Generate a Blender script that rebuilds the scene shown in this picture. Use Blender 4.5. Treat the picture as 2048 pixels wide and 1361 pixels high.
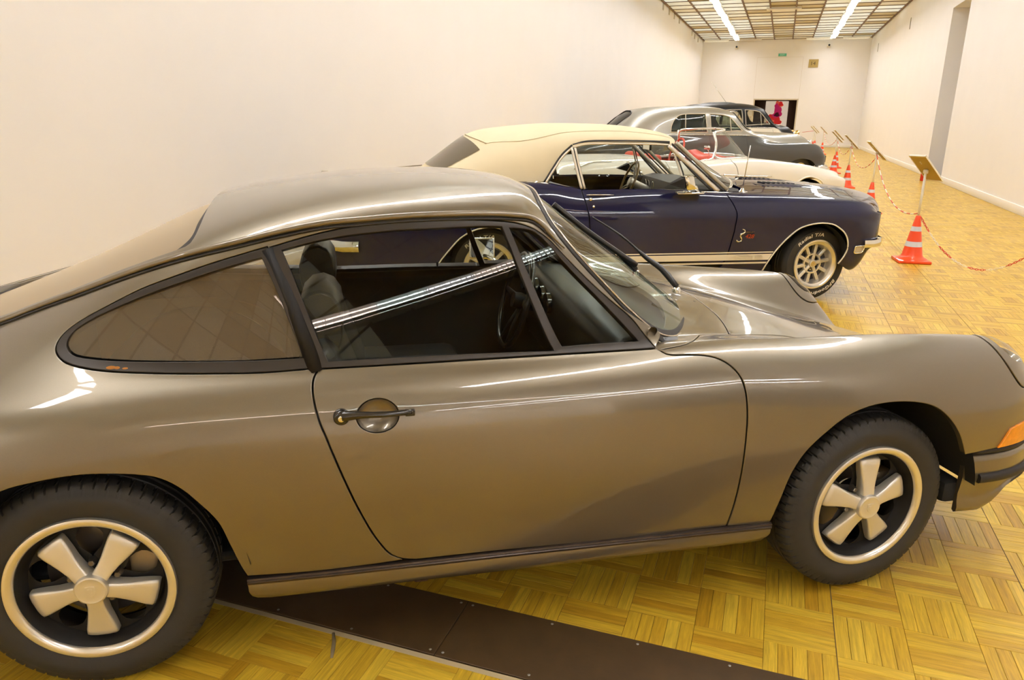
import bpy, bmesh, math, random
from mathutils import Vector, Matrix
from mathutils.geometry import delaunay_2d_cdt
import numpy as np

# ---------------------------------------------------------------- camera, light level, world
for o in list(bpy.data.objects):
    bpy.data.objects.remove(o, do_unlink=True)
SC_ = bpy.context.scene
COL = SC_.collection
HALL = 0.33653            # the hall runs this far (radians) to the right of the lens axis
PITCH, ROLL, EYE, FPX = 0.29540, 0.00855, 1.4920, 1477.2
cd = bpy.data.cameras.new('camera')
cam = bpy.data.objects.new('camera', cd)
COL.objects.link(cam)
cd.sensor_fit = 'HORIZONTAL'
cd.sensor_width = 36.0
cd.lens = 36.0 * FPX / 2048.0
cd.clip_start, cd.clip_end = .05, 200
_f = Vector((0, math.cos(PITCH), -math.sin(PITCH)))
_r = Vector((1, 0, 0))
_u = _r.cross(_f)
_r2 = _r * math.cos(ROLL) + _u * math.sin(ROLL)
_u2 = -_r * math.sin(ROLL) + _u * math.cos(ROLL)
m = Matrix((_r2, _u2, -_f)).transposed().to_4x4()
m.translation = Vector((0, 0, EYE))
cam.matrix_world = m
SC_.camera = cam
SC_.view_settings.view_transform = 'Standard'
SC_.view_settings.look = 'None'
SC_.view_settings.exposure = 0.06
SC_.view_settings.gamma = 1.0
SC_.view_settings.use_curve_mapping = False
wd = bpy.data.worlds.new('world')
SC_.world = wd
wd.use_nodes = True
wd.node_tree.nodes['Background'].inputs[0].default_value = (.9, .85, .75, 1)
wd.node_tree.nodes['Background'].inputs[1].default_value = 0.02
TUBE_POWER = 41.0         # radiance of the fluorescent diffusers
TUBE_COLOUR = (1.0, .98, 1.0)
SKYLIGHT_POWER = .24      # dull daylight behind the glass ceiling
SC_.cycles.max_bounces = 10
SC_.cycles.diffuse_bounces = 5
SC_.cycles.glossy_bounces = 5
SC_.cycles.transparent_max_bounces = 16
SC_.cycles.sample_clamp_indirect = 6.0
SC_.cycles.caustics_reflective = False
SC_.cycles.caustics_refractive = False
# ---------------------------------------------------------------- geometry kit
import numpy as np

def _quasi(P):
    C = P.copy()
    C[1:-1] = P[1:-1] - (P[:-2] - 2 * P[1:-1] + P[2:]) / 6.0
    return C

def _pad(C):
    return np.concatenate([2 * C[:1] - C[1:2], C, 2 * C[-1:] - C[-2:-1]], 0)

def _basis(f):
    return np.stack([(1 - f) ** 3, 3 * f ** 3 - 6 * f ** 2 + 4, -3 * f ** 3 + 3 * f ** 2 + 3 * f + 1, f ** 3], -1) / 6.0

def _dbasis(f):
    return np.stack([-(1 - f) ** 2, 3 * f ** 2 - 4 * f, -3 * f ** 2 + 2 * f + 1, f ** 2], -1) / 2.0

class Surf:
    """Smooth bicubic sheet through a net of points: u runs along the car, v runs up and over the section."""
    def __init__(self, net, sym=True):
        P = np.array(net, float)
        C = _quasi(P).transpose(1, 0, 2)
        D = _quasi(C)
        fl = np.array([1, -1, 1.])
        if sym:   # the last row is the centre line: mirror across it
            D[-1] = C[-1] - (C[-2] - 2 * C[-1] + C[-2] * fl) / 6.0
        D = np.concatenate([2 * D[:1] - D[1:2], D, D[-2:-1] * fl if sym else 2 * D[-1:] - D[-2:-1]], 0)
        self.C = _pad(D.transpose(1, 0, 2))
        self.nu, self.nv = P.shape[:2]

    def ev(self, uv, d=False):
        uv = np.asarray(uv, float)
        sh = uv.shape[:-1]
        q = uv.reshape(-1, 2)
        u = np.clip(q[:, 0], 0, self.nu - 1)
        v = np.clip(q[:, 1], 0, self.nv - 1)
        i = np.minimum(u.astype(int), self.nu - 2)
        j = np.minimum(v.astype(int), self.nv - 2)
        fu, fv = u - i, v - j
        G = self.C[(i[:, None] + np.arange(4))[:, :, None], (j[:, None] + np.arange(4))[:, None, :]]
        bu, bv = _basis(fu), _basis(fv)
        S = np.einsum('na,nb,nabk->nk', bu, bv, G).reshape(sh + (3,))
        if not d:
            return S
        Su = np.einsum('na,nb,nabk->nk', _dbasis(fu), bv, G).reshape(sh + (3,))
        Sv = np.einsum('na,nb,nabk->nk', bu, _dbasis(fv), G).reshape(sh + (3,))
        return S, Su, Sv

    def normal(self, uv):
        S, a, b = self.ev(uv, True)
        n = np.cross(a, b)
        n /= np.linalg.norm(n, axis=-1, keepdims=True) + 1e-12
        return S, n

    def solve(self, fun, tgt, ur=None, vr=None, mask=None, n=90):
        """(u,v) where fun(S(u,v)) meets the 2-vectors tgt."""
        tgt = np.atleast_2d(np.asarray(tgt, float))
        ur = ur or (0, self.nu - 1)
        vr = vr or (0, self.nv - 1)
        gu, gv = np.meshgrid(np.linspace(*ur, n), np.linspace(*vr, n), indexing='ij')
        g = np.stack([gu.ravel(), gv.ravel()], -1)
        Q = fun(self.ev(g))
        if mask is not None:
            k = mask(g)
            g, Q = g[k], Q[k]
        D = ((tgt[:, None] - Q[None]) ** 2).sum(-1)
        x = g[D.argmin(1)].copy()
        e = 1e-4
        for _ in range(25):
            f0 = fun(self.ev(x))
            fu = (fun(self.ev(x + [e, 0])) - fun(self.ev(x - [e, 0]))) / (2 * e)
            fv = (fun(self.ev(x + [0, e])) - fun(self.ev(x - [0, e]))) / (2 * e)
            r = tgt - f0
            det = fu[:, 0] * fv[:, 1] - fu[:, 1] * fv[:, 0]
            det = np.where(np.abs(det) < 1e-9, 1e-9, det)
            du = (r[:, 0] * fv[:, 1] - r[:, 1] * fv[:, 0]) / det
            dv = (fu[:, 0] * r[:, 1] - fu[:, 1] * r[:, 0]) / det
            st = np.clip(np.stack([du, dv], -1), -.35, .35)
            x = x + st
            x[:, 0] = np.clip(x[:, 0], *ur)
            x[:, 1] = np.clip(x[:, 1], *vr)
        return x

    def at(self, pts, ax=(0, 2), **k):
        ax = list(ax)
        return self.solve(lambda P: P[..., ax], pts, **k)

def smooth(pts, step=.02, closed=False):
    """Catmull-Rom through pts; None between points marks a corner."""
    if closed:
        pts = list(pts) + [pts[0]]
    segs, cur = [], []
    for p in pts:
        if p is None:
            if len(cur) > 1:
                segs.append(cur)
            cur = [cur[-1]]
        else:
            cur.append(p)
    if len(cur) > 1:
        segs.append(cur)
    out = []
    for s in segs:
        s = np.array(s, float)
        if len(s) == 2:
            n = max(1, int(np.ceil(np.linalg.norm(s[1] - s[0]) / step)))
            r = s[0] + (s[1] - s[0]) * np.linspace(0, 1, n + 1)[:, None]
            out.append(r[:-1])
            continue
        e = np.concatenate([2 * s[:1] - s[1:2], s, 2 * s[-1:] - s[-2:-1]])
        for i in range(len(s) - 1):
            p0, p1, p2, p3 = e[i:i + 4]
            d1 = max(np.linalg.norm(p1 - p0), 1e-9) ** .5
            d2 = max(np.linalg.norm(p2 - p1), 1e-9) ** .5
            d3 = max(np.linalg.norm(p3 - p2), 1e-9) ** .5
            m1 = d2 * ((p1 - p0) / d1 - (p2 - p0) / (d1 + d2) + (p2 - p1) / d2)
            m2 = d2 * ((p2 - p1) / d2 - (p3 - p1) / (d2 + d3) + (p3 - p2) / d3)
            n = max(1, int(np.ceil(np.linalg.norm(p2 - p1) / step)))
            t = np.linspace(0, 1, n + 1)[:-1, None]
            out.append((2 * t ** 3 - 3 * t ** 2 + 1) * p1 + (t ** 3 - 2 * t ** 2 + t) * m1 + (-2 * t ** 3 + 3 * t ** 2) * p2 + (t ** 3 - t ** 2) * m2)
    if not closed:
        out.append(np.array([segs[-1][-1]], float))
    return np.concatenate(out)

def in_poly(P, poly):
    x, y = P[:, 0], P[:, 1]
    c = np.zeros(len(P), bool)
    a = poly
    b = np.roll(poly, -1, 0)
    for (x0, y0), (x1, y1) in zip(a, b):
        if y0 == y1:
            continue
        k = ((y0 > y) != (y1 > y)) & (x < (x1 - x0) * (y - y0) / (y1 - y0) + x0)
        c ^= k
    return c

def area2(p):
    q = np.roll(p, -1, 0)
    return (p[:, 0] * q[:, 1] - p[:, 1] * q[:, 0]).sum()

def seg_dist(P, poly):
    a = poly
    b = np.roll(poly, -1, 0)
    d = np.full(len(P), 1e9)
    for p, q in zip(a, b):
        e = q - p
        t = np.clip(((P - p) @ e) / (e @ e + 1e-12), 0, 1)
        d = np.minimum(d, np.linalg.norm(P - p - t[:, None] * e, axis=1))
    return d
# ---------------------------------------------------------------- materials
MATS = {}

def mat(name, col=(.5, .5, .5), rough=.5, metal=0.0, coat=0.0, coat_r=.05, spec=.5, emit=None, power=0, noise=0.0, nscale=30, bump=0.0, bscale=200, trans=0.0):
    if name in MATS:
        return MATS[name]
    m = bpy.data.materials.new(name)
    m.use_nodes = True
    nt = m.node_tree
    b = nt.nodes['Principled BSDF']
    b.inputs['Base Color'].default_value = (*col, 1)
    b.inputs['Roughness'].default_value = rough
    b.inputs['Metallic'].default_value = metal
    b.inputs['Coat Weight'].default_value = coat
    b.inputs['Coat Roughness'].default_value = coat_r
    b.inputs['Specular IOR Level'].default_value = spec
    if trans:
        b.inputs['Transmission Weight'].default_value = trans
    if emit:
        b.inputs['Emission Color'].default_value = (*emit, 1)
        b.inputs['Emission Strength'].default_value = power
    if noise or bump:
        tc = nt.nodes.new('ShaderNodeTexCoord')
    if noise:
        n = nt.nodes.new('ShaderNodeTexNoise')
        n.inputs['Scale'].default_value = nscale
        n.inputs['Detail'].default_value = 4
        nt.links.new(tc.outputs['Object'], n.inputs['Vector'])
        r = nt.nodes.new('ShaderNodeMix')
        r.data_type = 'RGBA'
        r.inputs[6].default_value = (*[c * (1 - noise) for c in col], 1)
        r.inputs[7].default_value = (*[min(1, c * (1 + noise)) for c in col], 1)
        nt.links.new(n.outputs['Fac'], r.inputs[0])
        nt.links.new(r.outputs[2], b.inputs['Base Color'])
    if bump:
        n = nt.nodes.new('ShaderNodeTexNoise')
        n.inputs['Scale'].default_value = bscale
        n.inputs['Detail'].default_value = 3
        nt.links.new(tc.outputs['Object'], n.inputs['Vector'])
        bp = nt.nodes.new('ShaderNodeBump')
        bp.inputs['Strength'].default_value = bump
        bp.inputs['Distance'].default_value = .002
        nt.links.new(n.outputs['Fac'], bp.inputs['Height'])
        nt.links.new(bp.outputs[0], b.inputs['Normal'])
    MATS[name] = m
    return m

def glass(name, tint=(.85, .9, .87), ior=1.5, rough=0.0, haze=0.0):
    """thin pane: see-through with a Fresnel mirror on it, and an optional diffuse haze"""
    if name in MATS:
        return MATS[name]
    m = bpy.data.materials.new(name)
    m.use_nodes = True
    nt = m.node_tree
    nt.nodes.clear()
    out = nt.nodes.new('ShaderNodeOutputMaterial')
    tr = nt.nodes.new('ShaderNodeBsdfTransparent')
    tr.inputs[0].default_value = (*tint, 1)
    gl = nt.nodes.new('ShaderNodeBsdfGlossy')
    gl.inputs['Roughness'].default_value = rough
    fr = nt.nodes.new('ShaderNodeFresnel')
    fr.inputs[0].default_value = ior
    mx = nt.nodes.new('ShaderNodeMixShader')
    geo = nt.nodes.new('ShaderNodeNewGeometry')
    # the Fresnel node turns inside-out on back faces; a thin pane mirrors the same from both sides
    mul = nt.nodes.new('ShaderNodeMath')
    mul.operation = 'MULTIPLY_ADD'
    mul.inputs[1].default_value = 1.0 / ior - ior
    mul.inputs[2].default_value = ior
    nt.links.new(geo.outputs['Backfacing'], mul.inputs[0])
    nt.links.new(mul.outputs[0], fr.inputs[0])
    nt.links.new(fr.outputs[0], mx.inputs[0])
    nt.links.new(tr.outputs[0], mx.inputs[1])
    nt.links.new(gl.outputs[0], mx.inputs[2])
    last = mx
    if haze:
        df = nt.nodes.new('ShaderNodeBsdfDiffuse')
        df.inputs[0].default_value = (.72, .56, .37, 1)
        m2 = nt.nodes.new('ShaderNodeMixShader')
        m2.inputs[0].default_value = haze
        nt.links.new(mx.outputs[0], m2.inputs[1])
        nt.links.new(df.outputs[0], m2.inputs[2])
        last = m2
    nt.links.new(last.outputs[0], out.inputs[0])
    MATS[name] = m
    return m

# ---------------------------------------------------------------- objects
def link(o, parent=None):
    COL.objects.link(o)
    if parent is not None:
        o.parent = parent
    return o

def mk(name, V, F, m, parent=None, smooth=True, N=None, loc=None, rot=None, angle=None):
    me = bpy.data.meshes.new(name)
    me.from_pydata([tuple(map(float, v)) for v in V], [], [tuple(map(int, f)) for f in F])
    if m is not None:
        me.materials.append(m)
    if smooth:
        me.polygons.foreach_set('use_smooth', [True] * len(me.polygons))
    if N is not None:
        me.normals_split_custom_set_from_vertices([tuple(map(float, n)) for n in N])
    elif angle is not None:
        me.set_sharp_from_angle(angle=math.radians(angle))
    me.update()
    o = bpy.data.objects.new(name, me)
    if loc is not None:
        o.location = loc
    if rot is not None:
        o.rotation_euler = rot
    return link(o, parent)

def thing(name, label, cat, loc=(0, 0, 0), rz=0.0, group=None):
    o = bpy.data.objects.new(name, None)
    o.empty_display_size = .1
    o.location = loc
    o.rotation_euler = (0, 0, rz)
    COL.objects.link(o)
    tag(o, label, cat, group)
    return o

def tag(o, label, cat, group=None):
    o['label'] = label
    o['category'] = cat
    if group:
        o['group'] = group
    return o

class B:
    """gathers simple shapes into one mesh"""
    def __init__(self):
        self.V, self.F = [], []

    def add(self, V, F):
        k = len(self.V)
        self.V += [tuple(v) for v in V]
        self.F += [tuple(i + k for i in f) for f in F]
        return self

    def box(self, x0, x1, y0, y1, z0, z1):
        V = [(x, y, z) for x in (x0, x1) for y in (y0, y1) for z in (z0, z1)]
        return self.add(V, [(0, 1, 3, 2), (4, 6, 7, 5), (0, 4, 5, 1), (2, 3, 7, 6), (0, 2, 6, 4), (1, 5, 7, 3)])

    def mk(self, name, m, parent=None, smooth=False, angle=None, **k):
        return mk(name, self.V, self.F, m, parent, smooth or angle is not None, angle=angle, **k)

def rbox(x0, x1, y0, y1, z0, z1, r=.004, seg=2):
    bm = bmesh.new()
    bmesh.ops.create_cube(bm, size=1)
    for v in bm.verts:
        v.co = Vector(((x0 + x1) / 2 + v.co.x * (x1 - x0), (y0 + y1) / 2 + v.co.y * (y1 - y0), (z0 + z1) / 2 + v.co.z * (z1 - z0)))
    bmesh.ops.bevel(bm, geom=bm.edges[:], offset=r, segments=seg, profile=.5, affect='EDGES')
    bm.verts.index_update()
    V = [tuple(v.co) for v in bm.verts]
    F = [tuple(v.index for v in f.verts) for f in bm.faces]
    bm.free()
    return V, F

def lathe(prof, n=48, axis='z', a0=0.0, a1=2 * math.pi, wob=None):
    """prof: (radius, height) pairs turned about an axis"""
    full = abs(a1 - a0 - 2 * math.pi) < 1e-6
    k = n if full else n + 1
    V, F = [], []
    for i in range(k):
        a = a0 + (a1 - a0) * i / n
        for j, (r, h) in enumerate(prof):
            if wob:
                r, h = wob(i, j, r, h)
            c, s = math.cos(a) * r, math.sin(a) * r
            V.append((c, s, h) if axis == 'z' else ((c, h, s) if axis == 'y' else (h, c, s)))
    p = len(prof)
    for i in range(n):
        i2 = (i + 1) % k
        for j in range(p - 1):
            F.append((i * p + j, i2 * p + j, i2 * p + j + 1, i * p + j + 1))
    return V, F

def tube(path, rad, n=10, cap=True, flat=1.0, up=(0, 0, 1), closed=False, sect=None):
    """sweep a round (or flattened, or given) section along a path"""
    P = np.array(path, float)
    m = len(P)
    R = np.full(m, rad, float) if np.isscalar(rad) else np.array(rad, float)
    if closed:
        T = np.roll(P, -1, 0) - np.roll(P, 1, 0)
    else:
        T = np.gradient(P, axis=0)
    T /= np.linalg.norm(T, axis=1, keepdims=True) + 1e-12
    up = np.array(up, float)
    V = []
    prev = None
    for i in range(m):
        a = np.cross(up, T[i])
        if np.linalg.norm(a) < 1e-3:
            a = prev if prev is not None else np.cross((1, 0.01, 0), T[i])
        a /= np.linalg.norm(a)
        prev = a
        b = np.cross(T[i], a)
        if sect is None:
            for k in range(n):
                t = 2 * math.pi * k / n
                V.append(P[i] + R[i] * (a * math.cos(t) + b * math.sin(t) * flat))
        else:
            for (p, q) in sect:
                V.append(P[i] + R[i] * (a * p + b * q))
    if sect is not None:
        n = len(sect)
    F = []
    for i in range(m if closed else m - 1):
        j = (i + 1) % m
        for k in range(n):
            l = (k + 1) % n
            F.append((i * n + k, i * n + l, j * n + l, j * n + k))
    if cap and not closed:
        F.append(tuple(range(n))[::-1])
        F.append(tuple((m - 1) * n + k for k in range(n)))
    return V, F

def ball(c, r, n=12, m=8):
    V, F = [], []
    r = (r, r, r) if np.isscalar(r) else r
    for j in range(m + 1):
        t = math.pi * j / m
        for i in range(n):
            a = 2 * math.pi * i / n
            V.append((c[0] + r[0] * math.sin(t) * math.cos(a), c[1] + r[1] * math.sin(t) * math.sin(a), c[2] + r[2] * math.cos(t)))
    for j in range(m):
        for i in range(n):
            i2 = (i + 1) % n
            F.append((j * n + i, (j + 1) * n + i, (j + 1) * n + i2, j * n + i2))
    return V, F

# ---------------------------------------------------------------- sheet panels
def panel_arrays(S, outline, holes=(), h=.035, gap=.004, roll=.0025, deep=.012, off=0.0, side=1, hem=True, flip=False):
    """Cut a panel out of sheet S. outline/holes are (u,v) loops. Every edge is rolled over and turned inwards.
    Returns verts, faces, normals in car space (x forward, y left)."""
    loops = [np.array(outline, float)] + [np.array(q, float) for q in holes]
    for i, q in enumerate(loops):
        d = np.linalg.norm(q - np.roll(q, 1, 0), axis=1)
        q = q[d > 1e-5]
        if (area2(q) > 0) != (i == 0):
            q = q[::-1]
        loops[i] = q
    allp = np.concatenate(loops)
    _, Su, Sv = S.ev(allp, True)
    sc = np.array([np.linalg.norm(Su, axis=1).mean(), np.linalg.norm(Sv, axis=1).mean()])
    lo, hi = loops[0].min(0), loops[0].max(0)
    nu = max(2, int((hi[0] - lo[0]) * sc[0] / h))
    nv = max(2, int((hi[1] - lo[1]) * sc[1] / h))
    gu, gv = np.meshgrid(np.linspace(lo[0], hi[0], nu + 1), np.linspace(lo[1], hi[1], nv + 1), indexing='ij')
    g = np.stack([gu.ravel(), gv.ravel()], -1)
    k = in_poly(g, loops[0])
    for q in loops[1:]:
        k &= ~in_poly(g, q)
    g = g[k]
    dist = np.full(len(g), 1e9)
    for q in loops:
        dist = np.minimum(dist, seg_dist(g * sc, q * sc))
    g = g[dist > max(.45 * h, gap / 2 + roll + .004)]
    pts = np.concatenate([allp, g])
    edges, k = [], 0
    for q in loops:
        n = len(q)
        edges += [(k + i, k + (i + 1) % n) for i in range(n)]
        k += n
    nb = k
    r = delaunay_2d_cdt([Vector(p) for p in pts * sc], edges, [], 0, 1e-7)
    vv = np.array([tuple(p) for p in r[0]]) / sc
    tri = np.array([f for f in r[2] if len(f) == 3])
    ce = vv[tri].mean(1)
    k = in_poly(ce, loops[0])
    for q in loops[1:]:
        k &= ~in_poly(ce, q)
    tri = tri[k]
    P, N = S.normal(vv)
    if N[:, 1].mean() < 0 and abs(N[:, 1].mean()) > .02 or (abs(N[:, 1].mean()) <= .02 and N[:, 2].mean() < 0):
        N = -N
    P = P + N * off
    V = [P]
    NN = [N]
    F = [list(map(tuple, tri))]
    base = len(P)
    if hem:
        # which output vertex is each loop vertex
        orig = {}
        for i, src in enumerate(r[3]):
            for s_ in src:
                orig[s_] = i
        k = 0
        for q in loops:
            n = len(q)
            ids = np.array([orig.get(k + i, -1) for i in range(n)])
            k += n
            q2 = q[ids >= 0]
            ids = ids[ids >= 0]
            n = len(ids)
            Pq, Nq = P[ids], N[ids]
            _, Au, Av = S.ev(vv[ids], True)
            T = np.roll(Pq, -1, 0) - Pq
            T /= np.linalg.norm(T, axis=1, keepdims=True) + 1e-12
            e2 = np.roll(q2, -1, 0) - q2
            ou = Au * (e2[:, 1] * sc[1])[:, None] / sc[0] ** 1 * (1 / sc[0]) * sc[0] - Av * (e2[:, 0] * sc[0])[:, None] / sc[1]
            bo = np.cross(T, Nq)
            sgn = np.sign((bo * ou).sum(1))
            bo = bo * np.where(sgn == 0, 1, sgn)[:, None]
            bo /= np.linalg.norm(bo, axis=1, keepdims=True) + 1e-12
            bp = np.roll(bo, 1, 0)
            bb = bo + bp
            ln = np.linalg.norm(bb, axis=1, keepdims=True)
            bb = bb / (ln + 1e-9)
            mit = np.minimum(1.6, 2 / (ln + 1e-6))
            on = np.ones((n, 1))
            if S.nv - 1 - 1e-6 <= vv[:, 1].max():
                cl = vv[ids][:, 1] > S.nv - 1 - 1e-4       # centre line: no hem, no inset across it
                bb[cl, 1] = 0
                bb[cl] /= np.linalg.norm(bb[cl], axis=1, keepdims=True) + 1e-9
                full = cl & np.roll(cl, 1) & np.roll(cl, -1)
                on[full] = 0
                skip = cl & np.roll(cl, -1)
            else:
                skip = np.zeros(n, bool)
            ins = (gap / 2 + roll)
            P[ids] = Pq - bb * mit * ins * on
            r1 = Pq - bb * mit * (gap / 2 + roll * .29) * on - Nq * roll * .29
            r2 = Pq - bb * mit * (gap / 2) * on - Nq * roll
            r3 = Pq - bb * mit * (gap / 2 + .001) * on - Nq * deep
            V += [r1, r2, r3]
            NN += [(Nq + bb) / 1.41421, bb * on + Nq * (1 - on), bb * on + Nq * (1 - on)]
            rows = [ids, base + np.arange(n), base + n + np.arange(n), base + 2 * n + np.arange(n)]
            base += 3 * n
            for a, b in zip(rows[:-1], rows[1:]):
                for i in range(n):
                    if skip[i]:
                        continue
                    j = (i + 1) % n
                    F.append([(a[i], a[j], b[j], b[i])])
        V[0] = P
    V = np.concatenate(V)
    NN = np.concatenate(NN)
    faces = [f for s_ in F for f in s_]
    V = V * np.array([1, -side, 1.0])
    NN = NN * np.array([1, -side, 1.0])
    if flip:
        NN = -NN
    # face winding follows the normals
    out = []
    for f in faces:
        a, b, c = V[f[0]], V[f[1]], V[f[2]]
        n = np.cross(b - a, c - a)
        if n @ (NN[f[0]] + NN[f[1]] + NN[f[2]]) < 0:
            f = f[::-1]
        out.append(f)
    return V, out, NN

def panel(name, S, outline, m, parent, holes=(), side=1, both=False, S2=None, **k):
    """one panel; both=True joins it with its mirror image (S2: the other side's sheet)"""
    V, F, N = panel_arrays(S, outline, holes, side=side, **k)
    if both:
        V2, F2, N2 = panel_arrays(S2 or S, outline, holes, side=-side, **k)
        F = list(F) + [tuple(i + len(V) for i in f) for f in F2]
        V = np.concatenate([V, V2])
        N = np.concatenate([N, N2])
    return mk(name, V, F, m, parent, True, N)

def on(S, uv, off=0.0, side=1):
    P, n = S.normal(np.array(uv, float))
    if n[..., 1].mean() < 0 or (abs(n[..., 1].mean()) < .02 and n[..., 2].mean() < 0):
        n = -n
    P = P + n * off
    return P * np.array([1, -side, 1.0])

def join(*parts):
    """chain open point lists into one loop, None marks corners between them"""
    out = []
    for p in parts:
        p = list(p)
        if out and out[-1] is not None:
            if p and p[0] is not None and np.allclose(out[-1], p[0], atol=.02):
                p = p[1:]
            # a seam point between two lines is a corner
            out.append(None)
            if out[-2] is not None and not p:
                out.pop()
        out += p
    while out and out[-1] is None:
        out.pop()
    return out

def loop(pts, step=.15):
    """closed (u,v) loop sampled finely; corners at None"""
    pts = list(pts)
    if pts[0] is not None and pts[-1] is not None and np.allclose(pts[0], pts[-1], atol=1e-3):
        c = smooth(pts, step)
        return c[:-1]
    return smooth(pts + [None, pts[0]], step)[:-1]
# ---------------------------------------------------------------- the hall (own axes: w across to the right, u down its length)
RZ = -HALL
ZC, WL, WR, U0, U1 = 5.45, -4.55, 3.80, -12.0, 44.0
UX, WX = .6, 13.0          # behind the lens the hall opens into a cross hall reaching to w = WX

def W(w, u, z=0.0):
    return Vector((w * math.cos(HALL) + u * math.sin(HALL), -w * math.sin(HALL) + u * math.cos(HALL), z))

def struct(name, b, m, **k):
    o = b.mk(name, m, rot=(0, 0, RZ), **k) if isinstance(b, B) else mk(name, b[0], b[1], m, rot=(0, 0, RZ), **k)
    o['kind'] = 'structure'
    return o

PLASTER = mat('plaster', (.87, .855, .85), .75, noise=.025, nscale=1.3, bump=.06, bscale=60)
SKIRT = mat('skirting_paint', (.86, .84, .80), .5)

def wood_mat():
    m = bpy.data.materials.new('oak_parquet')
    m.use_nodes = True
    nt = m.node_tree
    N, L = nt.nodes.new, nt.links.new
    b = nt.nodes['Principled BSDF']
    uv = N('ShaderNodeTexCoord')
    oi = N('ShaderNodeObjectInfo')
    ge = N('ShaderNodeNewGeometry')
    ad = N('ShaderNodeMath'); ad.operation = 'ADD'
    L(oi.outputs['Random'], ad.inputs[0]); L(ge.outputs['Random Per Island'], ad.inputs[1])
    fr = N('ShaderNodeMath'); fr.operation = 'FRACT'
    L(ad.outputs[0], fr.inputs[0])
    mp = N('ShaderNodeVectorMath'); mp.operation = 'ADD'
    sc = N('ShaderNodeVectorMath'); sc.operation = 'SCALE'
    cx = N('ShaderNodeCombineXYZ')
    for i in range(3):
        L(fr.outputs[0], cx.inputs[i])
    L(cx.outputs[0], sc.inputs[0]); sc.inputs['Scale'].default_value = 37.0
    L(uv.outputs['UV'], mp.inputs[0]); L(sc.outputs[0], mp.inputs[1])
    st = N('ShaderNodeVectorMath'); st.operation = 'MULTIPLY'
    st.inputs[1].default_value = (7, 110, 1)
    L(mp.outputs[0], st.inputs[0])
    n1 = N('ShaderNodeTexNoise'); n1.inputs['Scale'].default_value = 1.0; n1.inputs['Detail'].default_value = 5; n1.inputs['Distortion'].default_value = .6
    L(st.outputs[0], n1.inputs['Vector'])
    st2 = N('ShaderNodeVectorMath'); st2.operation = 'MULTIPLY'
    st2.inputs[1].default_value = (30, 900, 1)
    L(mp.outputs[0], st2.inputs[0])
    n2 = N('ShaderNodeTexNoise'); n2.inputs['Scale'].default_value = 1.0; n2.inputs['Detail'].default_value = 2
    L(st2.outputs[0], n2.inputs['Vector'])
    # tint of the single strip
    cr = N('ShaderNodeValToRGB')
    e = cr.color_ramp.elements
    e[0].position, e[0].color = 0.0, (.46, .25, .016, 1)
    e[1].position, e[1].color = 1.0, (.70, .47, .045, 1)
    for p, c in ((.25, (.57, .335, .024, 1)), (.55, (.62, .385, .030, 1)), (.8, (.66, .425, .036, 1))):
        q = cr.color_ramp.elements.new(p); q.color = c
    L(fr.outputs[0], cr.inputs[0])
    g1 = N('ShaderNodeMapRange'); g1.inputs['From Min'].default_value = .3; g1.inputs['From Max'].default_value = .7; g1.inputs['To Min'].default_value = .72; g1.inputs['To Max'].default_value = 1.12
    L(n1.outputs['Fac'], g1.inputs['Value'])
    g2 = N('ShaderNodeMapRange'); g2.inputs['From Min'].default_value = .3; g2.inputs['From Max'].default_value = .7; g2.inputs['To Min'].default_value = .86; g2.inputs['To Max'].default_value = 1.06
    L(n2.outputs['Fac'], g2.inputs['Value'])
    mu = N('ShaderNodeMath'); mu.operation = 'MULTIPLY'
    L(g1.outputs[0], mu.inputs[0]); L(g2.outputs[0], mu.inputs[1])
    cm = N('ShaderNodeVectorMath'); cm.operation = 'SCALE'
    L(cr.outputs[0], cm.inputs[0]); L(mu.outputs[0], cm.inputs['Scale'])
    L(cm.outputs[0], b.inputs['Base Color'])
    n3 = N('ShaderNodeTexNoise'); n3.inputs['Scale'].default_value = 2.2; n3.inputs['Detail'].default_value = 3
    L(uv.outputs['Object'], n3.inputs['Vector'])
    rr = N('ShaderNodeMapRange'); rr.inputs['To Min'].default_value = .26; rr.inputs['To Max'].default_value = .46
    L(n3.outputs['Fac'], rr.inputs['Value'])
    L(rr.outputs[0], b.inputs['Roughness'])
    bp = N('ShaderNodeBump'); bp.inputs['Strength'].default_value = .12; bp.inputs['Distance'].default_value = .001
    L(n2.outputs['Fac'], bp.inputs['Height']); L(bp.outputs[0], b.inputs['Normal'])
    b.inputs['Specular IOR Level'].default_value = .45
    return m

OAK = wood_mat()
floor = struct('floor', B().box(WL - .3, WR + 1.6, UX, U1 + 5.5, -.12, -.0125).box(WL - .3, WX + .3, U0 - .3, UX, -.12, -.0125), mat('parquet_bed', (.10, .06, .02), .9))

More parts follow.
